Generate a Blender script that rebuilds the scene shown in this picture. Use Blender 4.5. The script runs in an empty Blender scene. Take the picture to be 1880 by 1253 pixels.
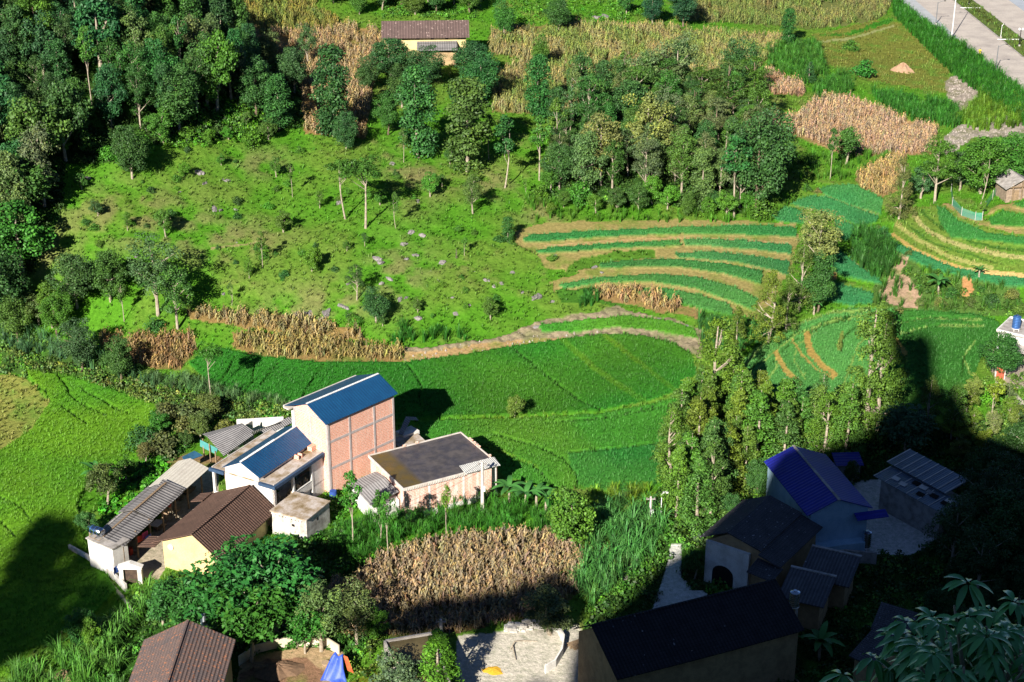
import bpy, math, random
import numpy as np
from mathutils import Vector, Matrix
C = bpy.context.scene.collection
# ---------------------------------------------------------------- camera, sky, sun, exposure
W, H, F = 1880.0, 1253.0, 2950.0
PITCH = math.radians(23.5)
CAMZ = 87.0
cam_d = bpy.data.cameras.new("camera")
cam = bpy.data.objects.new("camera", cam_d); C.objects.link(cam)
cam.location = (0, 0, CAMZ); cam.rotation_euler = (math.pi/2-PITCH, 0, 0)
cam_d.sensor_width = 36; cam_d.lens = F/W*36; cam_d.clip_start = 0.5; cam_d.clip_end = 3000
bpy.context.scene.camera = cam
SUN_EL = math.radians(28.5); SUN_AZ = math.radians(21.5)      # shadows run away from the camera, 29 deg to the right
SD = np.array([math.sin(SUN_AZ)*math.cos(SUN_EL), math.cos(SUN_AZ)*math.cos(SUN_EL), -math.sin(SUN_EL)])
world = bpy.data.worlds.new("World"); bpy.context.scene.world = world; world.use_nodes = True
nt = world.node_tree; sky = nt.nodes.new("ShaderNodeTexSky"); sky.sky_type = 'NISHITA'; sky.sun_disc = False
sky.altitude = 2500; sky.air_density = .7; sky.dust_density = .1; sky.ozone_density = 4.0; sky.sun_elevation = SUN_EL; sky.sun_rotation = SUN_AZ+math.pi
nt.links.new(sky.outputs[0], nt.nodes["Background"].inputs[0]); nt.nodes["Background"].inputs[1].default_value = 0.05
sun_d = bpy.data.lights.new("sun", 'SUN'); sun = bpy.data.objects.new("sun", sun_d); C.objects.link(sun)
sun_d.energy = 5.0; sun_d.angle = math.radians(0.5); sun_d.color = (1.0, 0.93, 0.80)
sun.rotation_euler = Vector(SD).to_track_quat('-Z', 'Y').to_euler()
vs = bpy.context.scene.view_settings; vs.view_transform = 'Standard'; vs.look = 'None'; vs.exposure = 1.12; vs.gamma = 1
bpy.context.scene.cycles.max_bounces = 4; bpy.context.scene.cycles.diffuse_bounces = 2
bpy.context.scene.cycles.transparent_max_bounces = 4
R = random.Random(7); NR = np.random.default_rng(7)
# ---------------------------------------------------------------- picture <-> place
SP, CP = math.sin(PITCH), math.cos(PITCH)
def rdir(px, py):
    a = (px-W/2)/F; b = (H/2-py)/F
    return np.array([a, CP+b*SP, -SP+b*CP])
def U(px, py, z):
    d = rdir(px, py); t = (z-CAMZ)/d[2]
    return np.array([d[0]*t, d[1]*t, z])
def proj(x, y, z):
    zz = z-CAMZ; dep = y*CP-zz*SP; up = y*SP+zz*CP
    return W/2+F*x/dep, H/2-F*up/dep
# heights of the ground at places read off the photograph
CT = [(0,1253,-3),(470,1253,-2),(940,1253,-2),(1400,1253,-2),(1880,1253,-2),(0,1050,-1.5),(470,1050,0),(940,1050,-1),(1300,1050,-1.5),(1600,1050,-1.5),(1880,1050,-1),
 (0,850,-1),(250,850,-1),(500,900,0),(700,900,0),(900,880,-.3),(1100,880,-.6),(1300,880,-1.2),(1500,880,-1.4),(1750,880,-.5),(1880,800,.5),
 (100,700,0),(300,700,.2),(500,720,.2),(700,720,.3),(900,740,.2),(1200,720,.2),(1400,700,.5),(1600,700,1.0),(1800,700,1.2),
 (0,600,3),(200,600,3.5),(450,640,1.5),(700,655,1.2),(950,635,1.2),(1200,615,1.6),(1300,600,2.2),(1500,580,2.2),(1700,575,1.8),(1850,580,2.0),
 (0,450,11),(200,480,9.5),(450,520,6.5),(700,540,5.5),(950,540,4.2),(1200,520,4),(1400,520,3.6),(1550,500,3.6),(1700,500,4.5),(1870,510,5),
 (0,250,21),(200,320,16.5),(450,380,11.5),(700,400,10),(950,400,8.5),(1200,400,7.2),(1400,400,6),(1550,400,5.2),(1750,400,7.5),(1880,380,9),
 (0,0,36),(200,150,26),(450,250,17),(700,250,14.5),(950,250,13),(1200,250,12),(1400,260,9.5),(1600,260,7.8),(1880,240,8.5),
 (200,0,34),(450,60,24),(700,90,19.5),(950,100,17),(1200,100,15),(1400,100,12),(1600,100,8.5),(1760,120,8.5),(1880,150,8.6),
 (450,-60,30),(780,0,23),(1000,0,21),(1300,0,16),(1550,0,12),(1720,0,9),(1880,0,8.6),(1880,-60,8.6),(1200,-80,22),(1700,-60,10)]
cw = np.array([U(a, b, c) for a, b, c in CT])
extra = np.array([[-60,85,-4],[0,85,-3],[60,85,-3],[120,120,0],[-120,120,2],[-130,190,20],[-150,300,50],[140,180,3],[160,260,12],[220,420,9],[0,420,34],[-150,430,60]], float)
cw = np.vstack([cw, extra])
def _tps(d): return d*d*np.log(d+1e-9)
_xy = cw[:, :2]/100; _n = len(cw)
_A = np.zeros((_n+3, _n+3)); _A[:_n, :_n] = _tps(np.linalg.norm(_xy[:, None]-_xy[None], axis=2))+np.eye(_n)*2e-3
_A[:_n, _n] = 1; _A[:_n, _n+1:] = _xy; _A[_n, :_n] = 1; _A[_n+1:, :_n] = _xy.T
_w = np.linalg.solve(_A, np.append(cw[:, 2], [0, 0, 0]))
def gz(x, y):
    x = np.asarray(x, float); y = np.asarray(y, float); s = x.shape
    p = np.stack([x.ravel(), y.ravel()], 1)/100
    o = np.empty(len(p))
    for i in range(0, len(p), 20000):
        q = p[i:i+20000]; d = np.sqrt(((q[:, None]-_xy[None])**2).sum(2))
        o[i:i+20000] = _tps(d)@_w[:_n]+_w[_n]+q@_w[_n+1:]
    return o.reshape(s)
def G(px, py, dz=0):
    """ground point seen at a pixel: march the ray into the height field"""
    d = rdir(px, py); t = np.linspace(60, 520, 1400)
    P = d[None]*t[:, None]; P[:, 2] += CAMZ
    h = P[:, 2]-gz(P[:, 0], P[:, 1]); k = np.argmax(h < 0)
    if k == 0: k = len(t)-1
    f = h[k-1]/(h[k-1]-h[k]); tt = t[k-1]+f*(t[k]-t[k-1]); p = d*tt
    return np.array([p[0], p[1], CAMZ+p[2]+dz])
def GN(pts):
    return np.array([G(a, b) for a, b in pts])
def scale_at(p):   # pixels per metre
    return F/(p[1]*CP-(p[2]-CAMZ)*SP)
# value noise
_T = np.random.default_rng(3).random((256, 256))
def vn(x, y):
    xi = np.floor(x).astype(int); yi = np.floor(y).astype(int); fx = x-xi; fy = y-yi
    fx = fx*fx*(3-2*fx); fy = fy*fy*(3-2*fy); g = lambda a, b: _T[a & 255, b & 255]
    return (g(xi, yi)*(1-fx)+g(xi+1, yi)*fx)*(1-fy)+(g(xi, yi+1)*(1-fx)+g(xi+1, yi+1)*fx)*fy
def fbm(x, y, n=4):
    o = 0; a = .5
    for i in range(n): o = o+a*vn(x*2**i+17*i, y*2**i+31*i); a *= .5
    return o/(1-.5**n)
def inpoly(px, py, poly):
    px = np.asarray(px); py = np.asarray(py); r = np.zeros(px.shape, bool); n = len(poly)
    for i in range(n):
        x1, y1 = poly[i]; x2, y2 = poly[(i+1) % n]
        if y1 == y2: continue
        c = ((y1 > py) != (y2 > py)) & (px < (x2-x1)*(py-y1)/(y2-y1)+x1); r ^= c
    return r
def nearline(px, py, line, w):
    r = np.zeros(px.shape, bool)
    for (x1, y1), (x2, y2) in zip(line[:-1], line[1:]):
        dx, dy = x2-x1, y2-y1; L = dx*dx+dy*dy
        t = np.clip(((px-x1)*dx+(py-y1)*dy)/L, 0, 1)
        r |= (px-x1-t*dx)**2+(py-y1-t*dy)**2 < w*w
    return r
# ---------------------------------------------------------------- mesh and tag helpers
def tag(o, label=None, cat=None, group=None, kind=None):
    if label: o['label'] = label
    if cat: o['category'] = cat
    if group: o['group'] = group
    if kind: o['kind'] = kind
    return o
def mesh(name, V, Fc, mt, parent=None, attrs=None, smooth=False, data_only=False):
    V = np.asarray(V, np.float32); me = bpy.data.meshes.new(name)
    if isinstance(Fc, np.ndarray):
        k = Fc.shape[1]; me.vertices.add(len(V)); me.vertices.foreach_set('co', V.ravel())
        me.loops.add(Fc.size); me.loops.foreach_set('vertex_index', Fc.astype(np.int32).ravel())
        me.polygons.add(len(Fc)); me.polygons.foreach_set('loop_start', np.arange(0, Fc.size, k, dtype=np.int32))
        me.update(calc_edges=True)
    else:
        me.from_pydata([tuple(map(float, v)) for v in V], [], Fc)
    for n_, (ty, arr) in (attrs or {}).items():
        a = me.attributes.new(n_, ty, 'POINT')
        a.data.foreach_set('color' if ty == 'FLOAT_COLOR' else 'value', np.asarray(arr, np.float32).ravel())
    if mt: me.materials.append(mt)
    if smooth: me.polygons.foreach_set('use_smooth', np.ones(len(me.polygons), bool))
    if data_only: return me
    o = bpy.data.objects.new(name, me); C.objects.link(o)
    if parent: o.parent = parent
    return o
def empty(name, loc, rz=0, label=None, cat=None, group=None):
    o = bpy.data.objects.new(name, None); C.objects.link(o); o.location = [float(v) for v in loc]; o.rotation_euler = (0, 0, rz)
    o.empty_display_size = .3
    return tag(o, label, cat, group)
APART = {"column","post","pillar","window","chimney","vent","eave_canopy","loose_brick","stored_bundle","stored_goods","lamp_globe","band","back_wall","side_wall","front_wall","lower_roof","upper_roof","middle_roof","rear_roof","roof_sheet","veranda_floor","roof_edge","parapet","gutter"}
class MB:
    """collects boxes, prisms, tubes; build() links them as one mesh"""
    def __init__(s): s.v = []; s.f = []; s.cut = []
    def add(s, V, Fc):
        n = len(s.v); s.cut.append((n, len(s.f))); s.v += [tuple(map(float, p)) for p in V]; s.f += [[n+i for i in f] for f in Fc]; return s
    def box(s, x0, y0, z0, x1, y1, z1):
        return s.add([(x0,y0,z0),(x1,y0,z0),(x1,y1,z0),(x0,y1,z0),(x0,y0,z1),(x1,y0,z1),(x1,y1,z1),(x0,y1,z1)],
                     [(0,3,2,1),(4,5,6,7),(0,1,5,4),(1,2,6,5),(2,3,7,6),(3,0,4,7)])
    def slab(s, q, t, up=(0,0,-1)):
        """thick sheet: polygon q (3d points), thickness t along up"""
        n = len(q); u = np.array(up, float)*t; q = [np.array(p, float) for p in q]
        return s.add(q+[p+u for p in q], [tuple(range(n)), tuple(range(2*n-1, n-1, -1))]+[((i+1) % n, i, n+i, n+(i+1) % n) for i in range(n)])
    def prism(s, pts, z0, z1):
        n = len(pts); return s.add([(p[0],p[1],z0) for p in pts]+[(p[0],p[1],z1) for p in pts],
                     [tuple(range(n-1,-1,-1)), tuple(range(n, 2*n))]+[(i,(i+1) % n,n+(i+1) % n,n+i) for i in range(n)])
    def tube(s, pts, rad, k=7, cap=True):
        pts = [Vector(p) for p in pts]; rad = rad if hasattr(rad, '__len__') else [rad]*len(pts); V = []; Fc = []
        for i, p in enumerate(pts):
            d = (pts[min(i+1, len(pts)-1)]-pts[max(i-1, 0)]).normalized()
            a = d.cross(Vector((0,0,1)) if abs(d.z) < .9 else Vector((1,0,0))).normalized(); b = d.cross(a)
            for j in range(k):
                t = 2*math.pi*j/k; V.append(p+(a*math.cos(t)+b*math.sin(t))*rad[i])
        for i in range(len(pts)-1):
            for j in range(k): Fc.append((i*k+j, i*k+(j+1) % k, (i+1)*k+(j+1) % k, (i+1)*k+j))
        if cap: Fc += [tuple(range(k-1,-1,-1)), tuple(range((len(pts)-1)*k, len(pts)*k))]
        return s.add(V, Fc)
    def build(s, name, mt, parent=None, label=None, smooth=False):
        if parent is not None and name in APART and len(s.cut) > 1:
            cuts = s.cut+[(len(s.v), len(s.f))]
            for (a, c), (b_, d) in zip(cuts[:-1], cuts[1:]): o = mesh(name, s.v[a:b_], [[q-a for q in f] for f in s.f[c:d]], mt, parent, smooth=smooth)
            return o
        o = mesh(name, s.v, s.f, mt, parent, smooth=smooth)
        if label: o['label'] = label
        return o
# ---------------------------------------------------------------- materials
def mat(name):
    m = bpy.data.materials.new(name); m.use_nodes = True; t = m.node_tree; b = t.nodes['Principled BSDF']
    b.inputs['Roughness'].default_value = .9; b.inputs['Specular IOR Level'].default_value = .2
    return m, t, b
def N(t, ty, **k):
    n = t.nodes.new(ty)
    for a, v in k.items():
        if a.startswith('i_'): n.inputs[a[2:].replace('_', ' ')].default_value = v
        else: setattr(n, a, v)
    return n
def ramp(t, src, stops):
    r = t.nodes.new('ShaderNodeValToRGB'); t.links.new(src, r.inputs[0]); e = r.color_ramp.elements
    while len(e) < len(stops): e.new(.5)
    for el, (p, c) in zip(e, stops): el.position = p; el.color = (*c, 1) if len(c) == 3 else c
    return r.outputs[0]
def mixc(t, fac, a, b, mode='MIX'):
    m = t.nodes.new('ShaderNodeMix'); m.data_type = 'RGBA'; m.blend_type = mode
    for s, v in ((m.inputs[0], fac), (m.inputs[6], a), (m.inputs[7], b)):
        if hasattr(v, 'is_linked') or hasattr(v, 'links'): t.links.new(v, s)
        else: s.default_value = v if not isinstance(v, tuple) or len(v) == 4 else (*v, 1)
    return m.outputs[2]
def noise(t, co, sc, det=4, rough=.6):
    n = N(t, 'ShaderNodeTexNoise'); n.inputs['Scale'].default_value = sc; n.inputs['Detail'].default_value = det; n.inputs['Roughness'].default_value = rough
    t.links.new(co, n.inputs['Vector']); return n.outputs['Fac']
def bump(t, b, h, st=.5, dist=.05):
    n = N(t, 'ShaderNodeBump'); n.inputs['Strength'].default_value = st; n.inputs['Distance'].default_value = dist
    t.links.new(h, n.inputs['Height']); t.links.new(n.outputs[0], b.inputs['Normal'])
def objco(t):
    return N(t, 'ShaderNodeTexCoord').outputs['Object']
def posco(t):
    return N(t, 'ShaderNodeNewGeometry').outputs['Position']
def plain(name, c, c2=None, sc=1.2, rough=.9, metal=0, spec=.2, bst=.15, c3=None):
    """weathered surface: colour c broken up by patches of c2 and fine grain"""
    m, t, b = mat(name); co = objco(t); c2 = c2 or tuple(v*.72 for v in c)
    f = noise(t, co, sc, 6, .65); col = ramp(t, f, [(.38, c2), (.58, c)] if not c3 else [(.3, c3), (.45, c2), (.6, c)])
    g = noise(t, co, sc*14, 3, .6); col = mixc(t, .5, col, ramp(t, g, [(.3, (.6,.6,.6)), (.7, (1.15,1.15,1.15))]), 'MULTIPLY')
    t.links.new(col, b.inputs['Base Color']); b.inputs['Roughness'].default_value = rough; b.inputs['Metallic'].default_value = metal
    b.inputs['Specular IOR Level'].default_value = spec; bump(t, b, g, bst, .03)
    return m
def streaked(name, c, axis, period, c2, c3, rough=.7, spec=.3, depth=.04, speck=None, metal=0, row=None, soft=0):
    """ribbed sheet or tile rows: ribs repeat along an axis of the building, weathering over it"""
    m, t, b = mat(name); co = objco(t); sx = N(t, 'ShaderNodeSeparateXYZ'); t.links.new(co, sx.inputs[0])
    mm = N(t, 'ShaderNodeMath', operation='MULTIPLY'); mm.inputs[1].default_value = 2*math.pi/period; t.links.new(sx.outputs['XYZ'.index(axis)], mm.inputs[0])
    sn = N(t, 'ShaderNodeMath', operation='SINE'); t.links.new(mm.outputs[0], sn.inputs[0])
    hh = N(t, 'ShaderNodeMath', operation='MULTIPLY_ADD'); hh.inputs[1].default_value = .5; hh.inputs[2].default_value = .5; t.links.new(sn.outputs[0], hh.inputs[0])
    f = noise(t, co, .8, 6, .7); col = ramp(t, f, [(.35, c2), (.6, c)])
    if soft:
        jn = noise(t, co, 6.5, 3, .7); hm = N(t, 'ShaderNodeMath', operation='MULTIPLY_ADD'); hm.inputs[1].default_value = 1.3; hm.inputs[2].default_value = -.15; t.links.new(jn, hm.inputs[0])
        hx = N(t, 'ShaderNodeMath', operation='MAXIMUM'); t.links.new(hm.outputs[0], hx.inputs[0]); t.links.new(hh.outputs[0], hx.inputs[1]); col = mixc(t, hx.outputs[0], mixc(t, .6, col, c3, 'MIX'), col)
    else: col = mixc(t, hh.outputs[0], mixc(t, .5, col, c3, 'MIX'), col)
    g = noise(t, co, 9, 3, .7); col = mixc(t, .6, col, ramp(t, g, [(.3, (.55,.55,.55)), (.7, (1.25,1.25,1.25))]), 'MULTIPLY')
    if speck:
        v = N(t, 'ShaderNodeTexVoronoi'); v.inputs['Scale'].default_value = speck[1]; t.links.new(co, v.inputs['Vector'])
        col = mixc(t, ramp(t, v.outputs['Color'], [(speck[2], (0,0,0)), (speck[2]+.03, (1,1,1))]), col, speck[0])
    h = hh.outputs[0]
    if row:
        m2 = N(t, 'ShaderNodeMath', operation='FRACT'); m3 = N(t, 'ShaderNodeMath', operation='MULTIPLY'); m3.inputs[1].default_value = 1/row[1]
        t.links.new(sx.outputs['XYZ'.index(row[0])], m3.inputs[0]); t.links.new(m3.outputs[0], m2.inputs[0])
        ad = N(t, 'ShaderNodeMath', operation='ADD'); t.links.new(h, ad.inputs[0]); t.links.new(m2.outputs[0], ad.inputs[1]); h = ad.outputs[0]
        col = mixc(t, ramp(t, m2.outputs[0], [(.0, (.55,.55,.55)), (.25, (0,0,0))]), col, tuple(v*.35 for v in c3))
    t.links.new(col, b.inputs['Base Color']); b.inputs['Roughness'].default_value = rough; b.inputs['Specular IOR Level'].default_value = spec
    b.inputs['Metallic'].default_value = metal; bump(t, b, h, 1, depth)
    return m
def brickm(name, c1, c2, mortar, wash=(.62,.60,.58), wl=.62, sc=1.0):
    """brick courses with pale mortar smears running down"""
    m, t, b = mat(name); co = objco(t); sx = N(t, 'ShaderNodeSeparateXYZ'); t.links.new(co, sx.inputs[0])
    ad = N(t, 'ShaderNodeMath', operation='ADD'); t.links.new(sx.outputs[0], ad.inputs[0]); t.links.new(sx.outputs[1], ad.inputs[1])
    cb = N(t, 'ShaderNodeCombineXYZ'); t.links.new(ad.outputs[0], cb.inputs[0]); t.links.new(sx.outputs[2], cb.inputs[1])
    br = N(t, 'ShaderNodeTexBrick'); t.links.new(cb.outputs[0], br.inputs['Vector']); br.inputs['Scale'].default_value = sc
    br.inputs['Color1'].default_value = (*c1, 1); br.inputs['Color2'].default_value = (*c2, 1); br.inputs['Mortar'].default_value = (*mortar, 1)
    br.inputs['Brick Width'].default_value = .42; br.inputs['Row Height'].default_value = .17; br.inputs['Mortar Size'].default_value = .022
    mp = N(t, 'ShaderNodeMapping'); mp.inputs['Scale'].default_value = (1.6, 1.6, .22); t.links.new(co, mp.inputs[0])
    f = noise(t, mp.outputs[0], 1.3, 5, .75); g = noise(t, co, 5, 4, .7)
    col = mixc(t, ramp(t, f, [(wl-.12, (0,0,0)), (wl+.12, (.85,.85,.85))]), br.outputs[0], wash)
    col = mixc(t, .7, col, ramp(t, g, [(.3, (.6,.58,.56)), (.65, (1.15,1.15,1.15))]), 'MULTIPLY')
    t.links.new(col, b.inputs['Base Color']); bump(t, b, br.outputs['Fac'], -.4, .02)
    return m
# ================================================================ THE GROUND
RICE = [  # (polygon in the photo, colour): flooded plots carrying young rice
 ([(345,668),(400,640),(470,656),(600,668),(740,668),(860,652),(940,638),(1040,624),(1100,617),(1180,618),(1240,634),(1272,655),(1278,690),(1240,722),(1180,742),(1090,757),(960,765),(850,768),(760,772),(715,775),(620,762),(540,745),(440,728),(390,715)], (.026,.150,.016)),
 ([(770,777),(850,772),(960,770),(1100,762),(1200,742),(1292,718),(1310,760),(1300,830),(1240,860),(1215,885),(1180,905),(1090,905),(1010,898),(925,880),(900,850),(850,805),(765,815)], (.045,.19,.022)),
 ([(1042,835),(1120,828),(1210,815),(1240,860),(1215,885),(1180,905),(1090,905),(1062,895),(1048,862)], (.028,.170,.030)),
 ([(45,680),(130,692),(200,715),(292,748),(296,790),(255,832),(170,868),(140,930),(155,1000),(215,1085),(165,1140),(60,1200),(0,1253),(-200,1253),(-200,800),(0,830),(60,790),(92,740)], (.058,.21,.016)),
 ([(1362,668),(1400,628),(1480,590),(1560,568),(1640,571),(1700,573),(1790,579),(1832,592),(1838,615),(1808,640),(1785,700),(1750,745),(1640,750),(1600,750),(1540,745),(1440,730),(1372,705)], (.070,.23,.055)),
 ([(1640,572),(1700,573),(1790,579),(1832,592),(1838,615),(1808,640),(1785,700),(1750,745),(1650,750),(1630,680),(1628,620)], (.036,.15,.024)),
 ([(1500,352),(1515,344),(1567,341),(1621,368),(1617,395),(1570,381),(1516,361)], (.036,.185,.055)),
 ([(1450,376),(1488,361),(1521,365),(1613,400),(1608,409),(1578,417),(1532,398),(1461,379)], (.038,.185,.06)),
 ([(1412,400),(1440,384),(1461,385),(1494,408),(1470,412),(1434,409)], (.038,.19,.06)),
 ([(1532,402),(1575,419),(1570,430),(1554,444),(1535,438)], (.038,.185,.06)),
 ([(1526,455),(1551,468),(1570,487),(1600,505),(1626,525),(1592,519),(1532,502),(1522,484)], (.034,.18,.065)),
 ([(1512,514),(1548,525),(1604,541),(1600,561),(1560,563),(1508,551)], (.034,.185,.065)),
 ([(1611,425),(1624,419),(1640,446),(1678,463),(1733,487),(1760,495),(1820,508),(1900,514),(1900,527),(1841,526),(1760,509),(1705,496),(1651,466),(1632,450)], (.034,.18,.065)),
 ([(1719,381),(1733,384),(1760,408),(1814,430),(1880,438),(1960,440),(1960,458),(1880,452),(1814,444),(1746,439),(1725,410)], (.036,.18,.04)),
 ([(1814,404),(1841,389),(1880,398),(1960,400),(1960,420),(1880,419),(1820,416)], (.03,.18,.03)),
 ([(1857,378),(1880,370),(1960,368),(1960,386),(1880,385)], (.03,.18,.03)),
 ([(960,440),(975,433),(1100,426),(1250,419),(1400,416),(1462,421),(1462,438),(1400,434),(1250,431),(1100,437),(1000,446),(962,446)], (.032,.175,.045)),
 ([(985,463),(1010,457),(1150,448),(1246,443),(1250,453),(1150,457),(1050,464),(990,468)], (.032,.175,.045)),
 ([(1254,442),(1350,443),(1452,452),(1452,469),(1400,462),(1300,454),(1258,453)], (.038,.185,.06)),
 ([(1238,468),(1300,464),(1400,474),(1450,483),(1447,509),(1425,500),(1350,483),(1245,475)], (.038,.185,.06)),
 ([(1098,487),(1150,480),(1250,479),(1330,486),(1400,500),(1398,524),(1330,505),(1250,493),(1150,493),(1102,495)], (.034,.18,.05)),
 ([(1025,525),(1100,512),(1200,505),(1280,511),(1350,530),(1392,552),(1388,574),(1340,555),(1280,533),(1200,520),(1100,522),(1035,533)], (.036,.185,.05)),
 ([(1168,534),(1220,531),(1290,545),(1340,562),(1345,580),(1290,570),(1230,552),(1175,543)], (.034,.18,.05)),
 ([(988,600),(1080,589),(1150,582),(1220,590),(1275,605),(1282,625),(1210,611),(1130,603),(1050,613),(995,611)], (.040,.20,.022)),
 ([(478,750),(520,752),(535,757),(520,768),(470,768)], (.040,.20,.022)),
]
BUNDS = [ # narrow gaps between plots
 [(432,658),(415,690),(402,705)],[(512,668),(490,695),(464,728)],[(594,674),(574,700),(553,735)],[(468,668),(463,705),(450,720)],
 [(742,668),(757,682),(775,712),(768,735)],[(940,640),(1000,690),(1060,735),(1108,758)],[(1030,700),(1022,705)],
 [(770,774),(850,770),(960,768),(1100,760),(1200,742),(1292,720)],[(1292,732),(1200,754),(1100,772),(1000,778)],
 [(860,812),(930,838),(985,862),(1015,897)],[(905,800),(985,822),(1035,845),(1055,870),(1062,900)],[(1042,835),(1120,828),(1210,815)],
 [(45,690),(85,722),(92,740)],[(105,690),(125,715),(125,725),(150,745),(195,765)],[(150,718),(190,738),(210,752),(240,763)],[(115,750),(160,780)],
 [(0,915),(40,935),(60,965)],[(0,960),(30,990)],
 [(1372,690),(1400,655),(1450,620),(1520,590),(1590,572)],[(1428,655),(1455,630),(1500,606),(1560,584)],[(1482,620),(1510,600),(1560,590)],[(1398,690),(1420,668),(1430,655)],[(1545,650),(1550,620),(1575,600),(1600,590)],[(1645,596),(1700,585),(1790,588)],[(1655,612),(1720,600),(1800,598)],
 [(1770,655),(1766,690)],[(1575,625),(1590,600)],
]
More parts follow.
